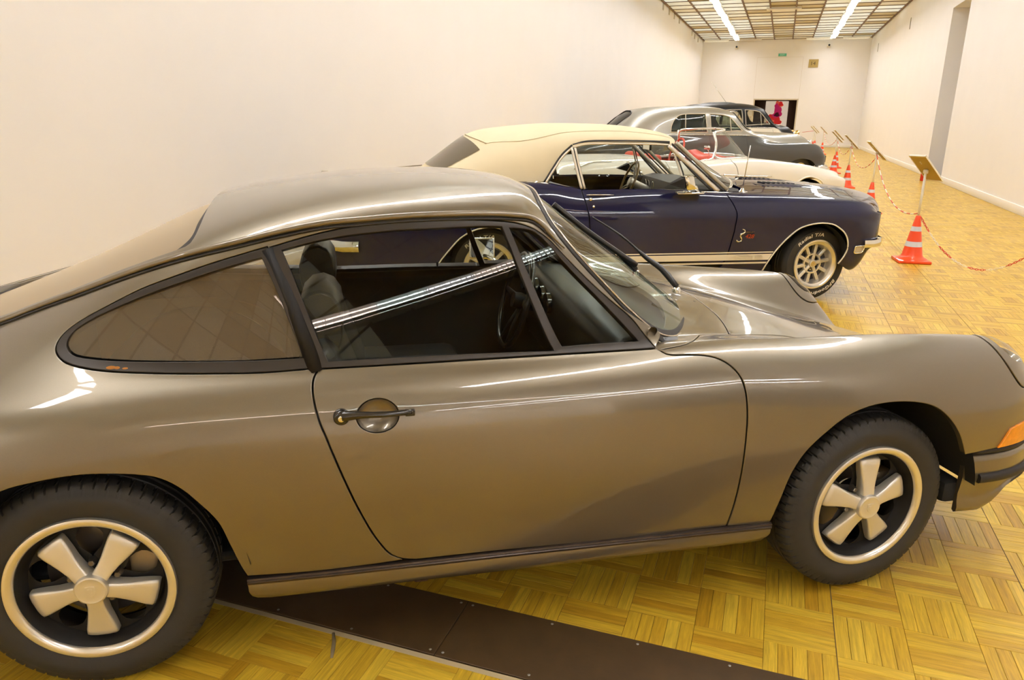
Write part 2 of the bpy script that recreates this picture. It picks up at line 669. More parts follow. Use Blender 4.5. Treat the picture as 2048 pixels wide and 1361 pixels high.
def parquet():
    rnd = random.Random(4)
    pw, pu = .2015, .2
    u_a, u_b = 1.600, 1.865            # the row of dark cover boards runs across here
    wj = [(i, .105 + pw * i) for i in range(-24, 64)]
    uj = [(j, 1.995 + pu * j) for j in range(-71, 212)]
    strips = []                        # (length axis, w0, w1, u0, u1)
    for i, w0 in wj:
        for j, v0 in uj:
            along_u = (i + j) % 2 != 0
            n = 5
            for k in range(n):
                if along_u:
                    a, b_, c, d = w0 + pw * k / n, w0 + pw * (k + 1) / n, v0, v0 + pu
                else:
                    a, b_, c, d = w0, w0 + pw, v0 + pu * k / n, v0 + pu * (k + 1) / n
                a, b_ = max(a, WL), min(b_, WR if d > UX else WX)
                if d <= u_a or c >= u_b:
                    pass
                elif c >= u_a and d <= u_b:
                    continue
                elif c < u_a:
                    d = u_a
                else:
                    c = u_b
                if b_ - a < .01 or d - c < .008 or c < U0 or c > U1:
                    continue
                strips.append((along_u, a, b_, c, d))
    g = .0005
    cm = cam.matrix_world.inverted()
    def screen(w, u):
        p = cm @ W(w, u, 0)
        if p.z > -.3:
            return None
        return (1024 - FPX * p.x / p.z, 680 + FPX * p.y / p.z, -p.z)
    # the strips that show largest become parts of their own
    cand = []
    for s in strips:
        if s[3] > 8 or s[2] > WR:
            continue
        q = screen((s[1] + s[2]) / 2, (s[3] + s[4]) / 2)
        if q is None or not (-30 < q[0] < 2078 and 640 < q[1] < 1400):
            continue
        if q[0] < 1560 and q[1] < 1130:
            continue
        if q[0] < 1640 and q[1] < 650 + (q[0] < 1560) * 600:
            continue
        if 1560 < q[0] < 1900 and q[1] < 1000 and q[1] > 665:
            continue
        cand.append((q[2], s))
    cand.sort(key=lambda t: t[0])
    single = [s for _, s in cand[:300]]
    ss = set(single)
    shapes = {}
    def uvbox(lw, lu, along_u):
        c = .0007
        x, y = lw / 2 - g, lu / 2 - g
        V = [(-x, -y, -.012), (x, -y, -.012), (x, y, -.012), (-x, y, -.012),
             (-x, -y, -c), (x, -y, -c), (x, y, -c), (-x, y, -c),
             (-x + c, -y + c, 0), (x - c, -y + c, 0), (x - c, y - c, 0), (-x + c, y - c, 0)]
        F = [(8, 9, 10, 11), (4, 5, 9, 8), (5, 6, 10, 9), (6, 7, 11, 10), (7, 4, 8, 11), (0, 1, 5, 4), (1, 2, 6, 5), (2, 3, 7, 6), (3, 0, 4, 7)]
        return V, F
    def setuv(me, along):
        lay = me.uv_layers.new(name='grain')
        co = np.empty(len(me.vertices) * 3); me.vertices.foreach_get('co', co); co = co.reshape(-1, 3)
        li = np.empty(len(me.loops), int); me.loops.foreach_get('vertex_index', li)
        al = np.asarray(along)
        if al.ndim == 0:
            al = np.full(len(li), bool(al))
        q = co[li]
        uv = np.where(al[:, None], q[:, [1, 0]], q[:, [0, 1]])
        lay.data.foreach_set('uv', uv.ravel())
    proto = {}
    for s in single:
        al, a, b_, c, d = s
        key = (al, round(b_ - a, 3), round(d - c, 3))
        p = (a + b_) / 2, (c + d) / 2
        z = rnd.uniform(-.0004, .0004)
        if key not in proto:
            V, F = uvbox(b_ - a, d - c, al)
            o = mk('parquet_strip', V, F, OAK, floor, smooth=False, loc=(p[0], p[1], z))
            setuv(o.data, al)
            proto[key] = o
        else:
            o = proto[key].copy()
            o.location = (p[0], p[1], z)
            COL.objects.link(o)
            o.parent = floor
    V, F, AL = [], [], []
    for s in strips:
        if s in ss:
            continue
        al, a, b_, c, d = s
        k = len(V)
        z = rnd.uniform(-.0004, .0004)
        if 0 < c < 14:
            v, f = uvbox(b_ - a, d - c, al)
            f = f[:5]
        else:
            x, y = (b_ - a) / 2 - g, (d - c) / 2 - g
            v, f = [(-x, -y, 0), (x, -y, 0), (x, y, 0), (-x, y, 0)], [(0, 1, 2, 3)]
        px, py = (a + b_) / 2, (c + d) / 2
        V += [(q[0] + px, q[1] + py, q[2] + z) for q in v]
        F += [tuple(i + k for i in q) for q in f]
        AL += [al] * (4 * len(f))
    o = mk('parquet_field', V, F, OAK, floor, smooth=False)
    setuv(o.data, np.array(AL))
    o['kind'] = 'stuff'
    # dark cover boards with their screws
    HB = mat('dark_hardboard', (.062, .034, .011), .5, noise=.35, nscale=14, bump=.15, bscale=90)
    SCREW = mat('screw_zinc', (.45, .43, .40), .4, .8)
    for a, b_ in ((-4.55, -3.19), (-3.19, -.79), (-.79, 1.61), (1.61, 3.80)):
        v, f = rbox(a + .001, b_ - .001, u_a + .001, u_b - .001, -.012, .002, .0012, 1)
        bd = mk('cover_board', v, f, HB, floor, smooth=False)
        n = int((b_ - a) / .26)
        for k in range(n + 1):
            for uu in (u_a + .018, u_b - .018):
                x = a + .02 + (b_ - a - .04) * k / max(1, n)
                v, f = lathe([(0, .0030), (.0035, .0028), (.0048, .0018)], 8)
                mk('screw', [(p[0] + x, p[1] + uu, p[2]) for p in v], f, SCREW, bd)
    v, f = rbox(-4.5, 3.7, u_a - .022, u_a - .004, -.0004, .0008, .0002, 1)
    mk('clear_tape', v, f, mat('dusty_tape', (.50, .40, .24), .35), floor, smooth=False)
    # long joints between the parquet fields
    JT = mat('joint_dirt', (.09, .055, .02), .9)
    for w0 in (.307, .911, 1.47):
        mk('joint', *rbox(w0 - .0012, w0 + .0012, U0, 30, -.002, .0009, .0002, 1), JT, floor, smooth=False)
    # a worn patch with a splinter of tape
    v, f = tube([W_ for W_ in ((-1.115, 1.585, .001), (-1.09, 1.55, .002), (-1.075, 1.52, .001), (-1.06, 1.49, .001))], [.004, .006, .006, .004], 8, flat=.25)
    mk('scuff', v, f, mat('scuff_grey', (.22, .17, .09), .7), floor)

parquet()

# walls
struct('wall_left', B().box(WL - .25, WL, U0 - .25, U1 + .2, -.05, ZC + .6), PLASTER)
b = B()
b.box(WL, WX + .25, U0 - .25, U0, -.05, ZC + .6)
struct('wall_near', b, PLASTER)
b = B()
b.box(WX, WX + .25, U0, -9.0, -.05, ZC + .6)
b.box(WX, WX + .25, -1.6, UX + .3, -.05, ZC + .6)
b.box(WX, WX + .25, -9.0, -1.6, 4.9, ZC + .6)
b.box(WR + .4, WX + .25, UX, UX + .25, -.05, ZC + .6)
struct('wall_cross', b, PLASTER)
struct('wall_reflected_dark', B().box(WX + 3.0, WX + 3.2, -9, -1, -.05, 5).box(WX + .25, WX + 3.2, -9.1, -9, -.05, 5).box(WX + .25, WX + 3.2, -1.1, -1, -.05, 5).box(WX + .25, WX + 3.2, -9, -1, 4.8, 5).box(WX + .25, WX + 3.2, -9, -1, -.1, -.05), mat('reflection_grey', (.10, .085, .07), .8))  # unseen dark recess added so the coupe's door reflects a dark shape
OP0, OP1, OPZ = 21.05, 23.15, 4.22
b = B()
b.box(WR, WR + .45, UX, OP0, -.05, ZC + .6)
b.box(WR, WR + 1.6, OP1, U1 + .2, -.05, ZC + .6)
b.box(WR, WR + 1.6, OP0, OP1, OPZ, ZC + .6)
b.box(WR + 1.5, WR + 1.7, OP0 - 3, OP1, -.05, ZC)
b.box(WR + .45, WR + 1.6, OP0 - 3.1, OP0 - 3, -.05, ZC)
b.box(WR + .45, WR + 1.6, OP0 - 3, OP0, OPZ, OPZ + .1)
struct('wall_right', b, PLASTER)
D0, D1, DZ = -1.61, .58, 2.42
b = B()
b.box(WL, D0, U1, U1 + .3, -.05, ZC + .6)
b.box(D1, WR, U1, U1 + .3, -.05, ZC + .6)
b.box(D0, D1, U1, U1 + .3, DZ, ZC + .6)
struct('wall_far', b, PLASTER)
# shallow joints in the far wall boarding
b = B()
for w0 in (-1.66, .63):
    b.box(w0 - .004, w0 + .004, U1 - .004, U1 + .01, DZ, 4.55)
b.box(-1.66, .63, U1 - .004, U1 + .01, 4.546, 4.554)
struct('trim_1', b, mat('joint_tan', (.62, .55, .46), .8))  # joint lines in a tan darker than the plaster
b = B()
for (a, c, d) in ((UX, OP0, WR), (OP1, U1, WR)):
    b.add(*rbox(d - .022, d + .01, a, c, 0, .145, .006, 2))
struct('baseboard_right', b, SKIRT, angle=40)
b = B()
b.add(*rbox(WL - .01, WL + .022, U0, U1, 0, .145, .006, 2))
struct('baseboard_left', b, SKIRT, angle=40)
b = B()
b.add(*rbox(WL, D0, U1 - .022, U1 + .01, 0, .145, .006, 2))
b.add(*rbox(D1, WR, U1 - .022, U1 + .01, 0, .145, .006, 2))
struct('baseboard_far', b, SKIRT, angle=40)
# door lining
b = B()
b.box(D0 - .04, D0 + .02, U1 - .015, U1 + .31, 0, DZ + .04)
b.box(D1 - .02, D1 + .04, U1 - .015, U1 + .31, 0, DZ + .04)
b.box(D0 - .04, D1 + .04, U1 - .015, U1 + .31, DZ - .02, DZ + .04)
struct('door_1', b, mat('door_lining_paint', (.62, .54, .40), .5))
# the room behind the doorway
b = B()
BR = mat('brown_room_wall', (.075, .035, .022), .7)
b.box(D0 - 1.5, D1 + 1.5, U1 + 4.2, U1 + 4.4, -.05, 3.2)
b.box(D0 - 1.6, D0 - 1.5, U1 + .3, U1 + 4.4, -.05, 3.2)
b.box(D1 + 1.5, D1 + 1.6, U1 + .3, U1 + 4.4, -.05, 3.2)
b.box(D0 - 1.6, D1 + 1.6, U1 + .3, U1 + 4.4, 3.2, 3.3)
struct('wall_back_room', b, BR)

# ceiling: glass panes in an iron grid
IRON = mat('ceiling_iron', (.17, .10, .055), .6)
ceil = struct('ceiling', B().box(WL - .25, WR + .3, UX, U1 + .3, ZC + .25, ZC + .4).box(WL - .25, WX + .3, U0 - .25, UX, ZC + .25, ZC + .4), mat('roof_void', (.42, .40, .33), .9))
LONG = [-4.50, -3.62, -2.72, -1.82, -.90, .01, .97, 1.90, 2.82, 3.76]
for w0 in LONG:
    mk('long_bar', *rbox(w0 - .028, w0 + .028, U0, U1, ZC - .03, ZC + .08, .004, 1), IRON, ceil, smooth=False)
CROSS = .98
ncr = int((U1 - U0) / CROSS)
v0, f0 = rbox(WL, WR, -.011, .011, ZC - .015, ZC + .03, .003, 1)
cb = None
for k in range(ncr + 1):
    u_ = U1 - .02 - k * CROSS
    if cb is None:
        cb = mk('cross_bar', v0, f0, IRON, ceil, smooth=False, loc=(0, u_, 0))
    else:
        o = cb.copy(); o.location = (0, u_, 0); COL.objects.link(o); o.parent = ceil

def pane_mat(name, col, p):
    return mat(name, col, .35, emit=col, power=p)
for k in range(10):
    w0 = 3.76 + .92 * (k + 1)
    mk('long_bar', *rbox(w0 - .028, w0 + .028, U0, UX, ZC - .03, ZC + .08, .004, 1), IRON, ceil, smooth=False)
b = B()
for k in range(13):
    b.box(WR, WX, UX - .3 - CROSS * k - .011, UX - .3 - CROSS * k + .011, ZC - .015, ZC + .03)
o = b.mk('cross_bar_field', IRON, ceil)
o['kind'] = 'stuff'
PALE = [pane_mat('pane_blue', (.72, .80, .78), SKYLIGHT_POWER * 1.9), pane_mat('pane_grey', (.66, .68, .58), SKYLIGHT_POWER * 1.6), pane_mat('pane_cream', (.62, .58, .42), SKYLIGHT_POWER * .9), pane_mat('pane_olive', (.42, .34, .14), SKYLIGHT_POWER * .6), mat('pane_dark', (.13, .10, .06), .7)]
rnd = random.Random(11)
pv, pf = rbox(-.5, .5, -.5, .5, -.004, .004, .001, 1)
proto = {}
cnt = 0
rest = {i: B() for i in range(5)}
for k in range(ncr):
    uc = U1 - .02 - (k + .5) * CROSS
    for j in range(9):
        a, b_ = LONG[j] + .03, LONG[j + 1] - .03
        mid = abs(j - 4) <= 1
        wts = (.3, 3, 8, 4) if mid else (8, 7, 2, 1.6)
        mi = rnd.choices(range(4), wts)[0]
        if k < 20:
            key = (mi, j)
            if key not in proto:
                o = mk('ceiling_pane', [(x * (b_ - a), y * (CROSS - .024), z) for x, y, z in pv], pf, PALE[mi], ceil, smooth=False, loc=((a + b_) / 2, uc, ZC + .012))
                proto[key] = o
            else:
                o = proto[key].copy(); o.location = ((a + b_) / 2, uc, ZC + .012); COL.objects.link(o); o.parent = ceil
        else:
            rest[mi].box(a, b_, uc - CROSS / 2 + .012, uc + CROSS / 2 - .012, ZC + .008, ZC + .016)
for k in range(12):
    for j in range(10):
        mi = 4
        rest[mi].box(3.79 + .92 * j, 4.65 + .92 * j, UX - .3 - CROSS * (k + 1) + .012, UX - .3 - CROSS * k - .012, ZC + .008, ZC + .016)
for i, q in rest.items():
    if q.V:
        o = q.mk('pane_field', PALE[i], ceil)
        o['kind'] = 'stuff'

# fluorescent rows
HOUSE = mat('lamp_housing', (.78, .76, .72), .45)
TUBE = mat('lamp_glow', (1, 1, 1), .5, emit=TUBE_COLOUR, power=TUBE_POWER)
TUBE_OFF = mat('lamp_diffuser_unlit', (.88, .86, .82), .4)
SLAT = mat('lamp_louvre', (.85, .85, .83), .3)

def batten(name, label, w0, u0, across=False, lit=True, group=None, slats=True, ln=1.24, z=None, m=None):
    t = thing(name, label, 'ceiling lamp', W(w0, u0, 0) + Vector((0, 0, (z or ZC) - .06)), RZ + (math.pi / 2 if across else 0), group)
    h = ln / 2
    mk('housing', *rbox(-.13, .13, -h, h, -.02, .06, .006, 1), HOUSE, t, smooth=False)
    b_ = B()
    b_.box(-.118, .118, -h + .01, h - .01, -.024, -.0205)
    b_.mk('diffuser', m or (TUBE if lit else TUBE_OFF), t)
    if slats:
        b_ = B()
        for k in range(9):
            y = -h + .06 + (ln - .12) * k / 8
            b_.box(-.115, .115, y - .003, y + .003, -.055, -.025)
        b_.box(-.122, -.115, -h, h, -.058, -.024)
        b_.box(.115, .122, -h, h, -.058, -.024)
        b_.box(-.003, .003, -h, h, -.055, -.025)
        b_.mk('louvre', SLAT, t)
    return t

ORD = ['first', 'second', 'third', 'fourth', 'fifth', 'sixth', 'seventh', 'eighth', 'ninth', 'tenth', 'eleventh', 'twelfth', 'thirteenth', 'fourteenth', 'fifteenth', 'sixteenth', 'seventeenth', 'eighteenth', 'nineteenth', 'twentieth']
ORD += ['twenty-' + q for q in ORD[:9]] + ['thirtieth'] + ['thirty-' + q for q in ORD[:9]]
for w0, nm in ((-2.72, 'left'), (1.89, 'right')):
    k = 0
    u_ = U1 - 1.6
    while u_ > -.8:
        dx = (.035 if k % 3 == 1 else (-.03 if k % 5 == 2 else 0))
        batten('ceiling_lamp', 'lit fluorescent batten, %s of the %s ceiling row counted from the far wall' % (ORD[k], nm), w0 + dx, u_, group='lit battens of the %s ceiling row' % nm)
        k += 1
        u_ -= 1.30
FILL = mat('fill_glow_bright', (1, 1, 1), .5, emit=TUBE_COLOUR, power=TUBE_POWER * 2.8)  # stronger glow for unseen battens added to brighten the near end
for k in range(4):
    batten('ceiling_lamp', 'added fill batten over the near end, %s from the left back corner' % ORD[k], -2.72, -11.2 + 1.3 * k, m=FILL, group='added fill battens over the near end')
for k in range(8):  # two unseen rows added as fill light from the right
    batten('ceiling_lamp', 'added fill batten in the cross hall behind, %s of its right row' % ORD[k], 10.5, -11.0 + 1.3 * k, m=FILL, group='lit battens of the cross hall')
    batten('ceiling_lamp', 'added fill batten in the cross hall behind, %s of its middle row' % ORD[k], 8.9, -11.0 + 1.3 * k, m=FILL, group='lit battens of the cross hall')
TINT = [mat('lamp_glow_rosy', (1, 1, 1), .5, emit=(1, .80, .70), power=TUBE_POWER), TUBE, mat('lamp_glow_cool', (1, 1, 1), .5, emit=(.85, 1.0, .95), power=TUBE_POWER)]
for k in range(7):                 # a slanting row over the cross hall
    q = k * 1.24
    b_ = batten('ceiling_lamp', 'lit fluorescent batten in the cross hall behind, %s of the slanting row' % ORD[k], 2.35 + q * .894, -7.83 + q * .448, True, group='lit battens of the cross hall', m=TINT[(0, 0, 2, 1, 0, 2, 1)[k]])
    b_.rotation_euler.z = RZ - 1.1065
DIM = mat('lamp_glow_dim', (1, 1, 1), .5, emit=(1, .85, .6), power=1.6)
batten('ceiling_lamp', 'unlit white batten hung crosswise at the middle of the ceiling', -.42, 31.7, True, False, slats=False)
batten('ceiling_lamp', 'crosswise batten over the far wall, in its left corner', -3.8, 43.45, True, m=DIM)
batten('ceiling_lamp', 'unlit crosswise batten over the far wall, right of the left lamp row', -2.15, 43.45, True, False, slats=False)
batten('ceiling_lamp', 'crosswise batten over the far wall, left of the right lamp row', 1.28, 43.45, True, m=DIM)
batten('ceiling_lamp', 'crosswise batten over the far wall, in its right corner', 3.02, 43.45, True, m=DIM)
# ---------------------------------------------------------------- wheels (axis along y, outer face towards -y when side = 1)
RUBBER = mat('tyre_rubber', (.022, .020, .018), .62, noise=.2, nscale=40, bump=.15, bscale=300)
BLACK = mat('satin_black', (.009, .008, .0075), .55, spec=.3)
FLATBLACK = mat('flat_black', (.008, .008, .008), .85)
ALU = mat('polished_aluminium', (.86, .83, .78), .30, .85)
ALUSAT = mat('satin_aluminium', (.80, .77, .70), .42, .7)
CHROME = mat('chrome', (.82, .82, .80), .06, 1.0)
CASTGREY = mat('cast_grey', (.30, .29, .28), .4, .8)

def tyre(R, rim, w, name, parent, loc, rot, side, blocks=64, tread=True):
    """a tyre with shoulder grooves; half width w/2 about the centre plane"""
    h = w / 2
    prof = [(rim - .006, h * .70), (rim + .004, h * .86), (rim + .014, h * .93), (rim + (R - rim) * .42, h * 1.0), (rim + (R - rim) * .66, h * .985),
            (R - .030, h * .93), (R - .018, h * .885), (R - .009, h * .83), (R - .004, h * .74), (R - .001, h * .55), (R, h * .34), (R - .007, h * .32), (R - .007, h * .28), (R, h * .26), (R, h * .06), (R - .007, h * .05), (R - .007, 0)]
    prof = prof + [(r, -q) for r, q in prof[::-1][1:]]
    n = blocks * 9
    def wob(i, j, r, q):
        if r > R - .020 and r <= R + 1e-9 and abs(q) > h * .30 and abs(q) < h * .90:
            ph = (i + abs(q) / h * 7.0) % 9
            if ph < 1.0:
                r -= .008
        return r, q
    V, F = lathe(prof, n, 'y', wob=wob if tread else None)
    o = mk(name, V, F, RUBBER, parent, True, loc=loc, rot=rot, angle=38)
    return o

def fuchs_wheel(parent, loc, steer, side, R=.303, name='wheel', spin=0.0):
    """five-petal forged wheel; side 1 = outer face at -y"""
    w = .185
    t = tyre(R, .196, w, name, parent, loc, (0, 0, steer), side)
    s = -side                      # outward along y
    yo = w / 2                     # outer face offset
    def out(V):
        return [(x, s * y, z) for x, y, z in V]
    # polished outer lip
    V, F = lathe([(.1835, yo - .030), (.1825, yo - .012), (.184, yo - .004), (.188, yo + .0005), (.194, yo + .003), (.2010, yo + .0035), (.2062, yo + .001), (.2085, yo - .005), (.2075, yo - .012), (.200, yo - .016)], 96, 'y')
    mk('rim_lip', out(V), F, ALU, t, True, angle=40)
    V, F = lathe([(.1832, yo - .010), (.178, yo - .020), (.172, yo - .034), (.168, yo - .045), (.163, yo - .052), (.163, yo - .070), (.185, yo - .085), (.186, yo - .14)], 96, 'y')
    mk('rim_barrel', out(V), F, BLACK, t, True, angle=40)
    # black dish with five vent openings between the petals
    b = B()
    for k in range(5):
        a = 2 * math.pi * k / 5 + spin
        # web under each petal, wide at the hub, meeting at the outer edge
        da = .36
        ring = []
        for (r, hw, y) in [(q, np.interp(q, [.03, .075, .085, .095, .105, .125, .140, .150, .158, .166], [.62, .60, .50, .42, .37, .36, .39, .45, .54, .64]), yo - .050) for q in (.03, .06, .075, .08, .085, .09, .095, .10, .105, .115, .125, .135, .14, .145, .15, .154, .158, .162, .166)]:
            ring.append([(r * math.cos(a + q * hw), y, r * math.sin(a + q * hw)) for q in (-1, -.5, 0, .5, 1)])
        V = [p for rr in ring for p in rr]
        F = [(i * 5 + j, i * 5 + j + 1, i * 5 + j + 6, i * 5 + j + 5) for i in range(18) for j in range(4)]
        b.add(out(V), F)
    b.mk('wheel_disc', BLACK, t, True, angle=60)
    V, F = lathe([(.0, yo - .050), (.06, yo - .050), (.06, yo - .09)], 40, 'y')
    mk('hub', out(V), F, BLACK, t)
    # petals
    pet = None
    for k in range(5):
        a = 2 * math.pi * k / 5 + spin
        sec = []
        for (r, hw, top, bot) in ((.020, .020, yo - .004, yo - .045), (.042, .021, yo - .006, yo - .045), (.060, .0215, yo - .010, yo - .045), (.085, .0255, yo - .014, yo - .045), (.112, .0325, yo - .018, yo - .046), (.136, .0380, yo - .021, yo - .046), (.1500, .0398, yo - .024, yo - .047), (.1555, .0370, yo - .030, yo - .048)):
            e = .007 if hw > .03 else .005
            sec.append([(r, -hw, bot), (r, -hw, top - e), (r, -hw + e * .35, top - e * .3), (r, -hw + e * 1.1, top), (r, -hw * .4, top + .0008), (r, hw * .4, top + .0008), (r, hw - e * 1.1, top), (r, hw - e * .35, top - e * .3), (r, hw, top - e), (r, hw, bot)])
        V = []
        for rr in sec:
            for (r, q, y) in rr:
                c, n_ = math.cos(a), math.sin(a)
                rr_ = r + (.004 * (1 - (q / .042) ** 2) if r > .145 else 0)
                V.append((rr_ * c - q * n_, s * y, rr_ * n_ + q * c))
        n = 10
        F = [(i * n + j, i * n + j + 1, (i + 1) * n + j + 1, (i + 1) * n + j) for i in range(len(sec) - 1) for j in range(n - 1)]
        F.append(tuple((len(sec) - 1) * n + j for j in range(n)))
        mk('spoke', V, F, ALUSAT, t, True, angle=50)
        # nut in the gap after this petal
        a2 = a + math.pi / 5
        b2 = B()
        V, F = lathe([(.0, .022), (.0065, .022), (.0085, .020), (.0095, .012), (.0115, .006), (.0125, 0)], 6, 'y')
        b2.add([(x + .060 * math.cos(a2), s * (y + yo - .050), z + .060 * math.sin(a2)) for x, y, z in V], F)
        mk('lug_nut', b2.V, b2.F, mat('steel_nut', (.20, .18, .16), .3, .9), t, False)
    # cap with raised crest
    V, F = lathe([(.0, yo + .0065), (.020, yo + .006), (.033, yo + .0045), (.0355, yo + .0055), (.0395, yo + .004), (.042, yo - .001), (.0425, yo - .02)], 48, 'y')
    cap = mk('hub_cap', out(V), F, ALUSAT, t, True, angle=40)
    b = B()   # small shield-shaped crest in low relief
    sh = [(-.011, .013), (0, .015), (.011, .013), (.0115, -.002), (.007, -.011), (0, -.016), (-.007, -.011), (-.0115, -.002)]
    for sc_, h0 in ((1.0, .0072), (.55, .0082)):
        n = len(sh)
        V = [(x * sc_, s * (yo + h0), z * sc_) for x, z in sh] + [(x * sc_ * 1.1, s * (yo + .004), z * sc_ * 1.1) for x, z in sh]
        b.add(V, [tuple(range(n))] + [(i, (i + 1) % n, n + (i + 1) % n, n + i) for i in range(n)])
    b.mk('crest', ALUSAT, cap)
    # brake behind
    V, F = lathe([(.05, yo - .105), (.138, yo - .105), (.138, yo - .118), (.05, yo - .118)], 48, 'y')
    mk('brake_disc', out(V), F, mat('brake_steel', (.22, .19, .17), .4, .8), t, True, angle=40)
    V, F = rbox(.075, .150, -.055, .055, 0, .05, .010, 2)
    mk('brake_caliper', [(x, s * (yo - .075 - z), y + .02) for x, y, z in V], F, mat('caliper_alloy', (.38, .30, .19), .5, .5), t, True, angle=40)
    return t

def arch_liner(parent, x, z, R, y0, y1, side, m=None):
    """dark tub over a wheel"""
    n = 28
    V, F = [], []
    s = -side
    for i in range(n + 1):
        a = .12 + (math.pi - .24) * i / n
        V += [(x + R * math.cos(a), s * y0, z + R * math.sin(a)), (x + R * math.cos(a), s * y1, z + R * math.sin(a))]
    for i in range(n):
        F.append((2 * i, 2 * i + 1, 2 * i + 3, 2 * i + 2))
    c = len(V)
    V.append((x, s * y0, z))
    for i in range(n):
        F.append((2 * i, 2 * i + 2, c))
    return mk('wheel_tub', V, F, m or FLATBLACK, parent, True)
# ---------------------------------------------------------------- shared helpers for the cars
def text_arrays(body, size=.05, extrude=.0008, shear=0.0, space=1.0, bold=0.0):
    cu = bpy.data.curves.new('t', 'FONT')
    cu.body = body
    cu.size = size
    cu.extrude = extrude
    cu.shear = shear
    cu.space_character = space
    cu.offset = bold
    cu.resolution_u = 3
    o = bpy.data.objects.new('t', cu)
    COL.objects.link(o)
    dg = bpy.context.evaluated_depsgraph_get()
    me = o.evaluated_get(dg).to_mesh()
    V = np.array([tuple(v.co) for v in me.vertices])
    F = [tuple(p.vertices) for p in me.polygons]
    o.evaluated_get(dg).to_mesh_clear()
    bpy.data.objects.remove(o)
    bpy.data.curves.remove(cu)
    V[:, 0] -= (V[:, 0].min() + V[:, 0].max()) / 2
    V[:, 1] -= (V[:, 1].min() + V[:, 1].max()) / 2
    return V, F

def quad_sheet(pts):
    """least-squares y = f(x, z), quadratic; pts (n,3) with y to the side"""
    x, y, z = pts.T
    A = np.stack([np.ones_like(x), x, z, x * x, x * z, z * z], -1)
    c = np.linalg.lstsq(A, y, rcond=None)[0]
    return c

def quad_pane(name, c, loop_xz, m, parent, side=1, h=.06, off=0.0):
    """pane bounded by an (x,z) loop on the quadratic sheet c"""
    L = np.array(loop_xz, float)
    lo, hi = L.min(0), L.max(0)
    gx, gz = np.meshgrid(np.arange(lo[0], hi[0], h), np.arange(lo[1], hi[1], h), indexing='ij')
    g = np.stack([gx.ravel(), gz.ravel()], -1)
    k = in_poly(g, L)
    g = g[k]
    if len(g):
        g = g[seg_dist(g, L) > h * .4]
    pts = np.concatenate([L, g]) if len(g) else L
    r = delaunay_2d_cdt([Vector(p) for p in pts], [(i, (i + 1) % len(L)) for i in range(len(L))], [], 0, 1e-7)
    v = np.array([tuple(p) for p in r[0]])
    t = np.array([f for f in r[2] if len(f) == 3])
    t = t[in_poly(v[t].mean(1), L)]
    x, z = v.T
    y = c[0] + c[1] * x + c[2] * z + c[3] * x * x + c[4] * x * z + c[5] * z * z + off
    dx = c[1] + 2 * c[3] * x + c[4] * z
    dz = c[2] + c[4] * x + 2 * c[5] * z
    N = np.stack([-dx, np.ones_like(x), -dz], -1)
    N /= np.linalg.norm(N, axis=1, keepdims=True)
    V = np.stack([x, -side * y, z], -1)
    N = N * [1, -side, 1]
    F = []
    for f in t:
        a, b_, d = V[f]
        F.append(tuple(f) if np.cross(b_ - a, d - a) @ N[f[0]] > 0 else tuple(f[::-1]))
    return mk(name, V, F, m, parent, True, N)

def quad_y(c, p):
    x, z = np.asarray(p, float).T
    return c[0] + c[1] * x + c[2] * z + c[3] * x * x + c[4] * x * z + c[5] * z * z

def quad_line(c, pts, off=0.0, side=1, step=.03):
    p = smooth(pts, step)
    return np.stack([p[:, 0], -side * (quad_y(c, p) + off), p[:, 1]], -1)

def plain_tyre(R, rim, w, parent, loc, steer, m=None, side=1, band=None):
    h = w / 2
    prof = [(rim - .008, h * .7), (rim + .006, h * .9), (rim + (R - rim) * .45, h), (rim + (R - rim) * .75, h * .97), (R - .022, h * .88), (R - .006, h * .76), (R, h * .55), (R, h * .2), (R - .006, h * .17), (R - .006, h * .12), (R, h * .09), (R, 0)]
    prof += [(r, -q) for r, q in prof[::-1][1:]]
    V, F = lathe(prof, 72, 'y')
    return mk('wheel', V, F, m or RUBBER, parent, True, loc=loc, rot=(0, 0, steer), angle=40)

def lettering(body, r, a0, size, parent, yo, s, m, name='tyre_lettering', shear=.15, flip=False):
    """letters bent round a wheel at radius r, centred at angle a0 (from straight up, clockwise as seen from outside)"""
    V, F = text_arrays(body, size, .0008, shear, 1.08, .0012)
    V[:, 1] *= .028 / (V[:, 1].max() - V[:, 1].min())
    out = []
    for x, y, z in V:
        if not flip:
            th, rr = a0 + x / r, r + y
        else:
            th, rr = a0 - x / r, r - y
        out.append((rr * math.sin(th), s * (yo + z), rr * math.cos(th)))
    return mk(name, out, F, m, parent, False)
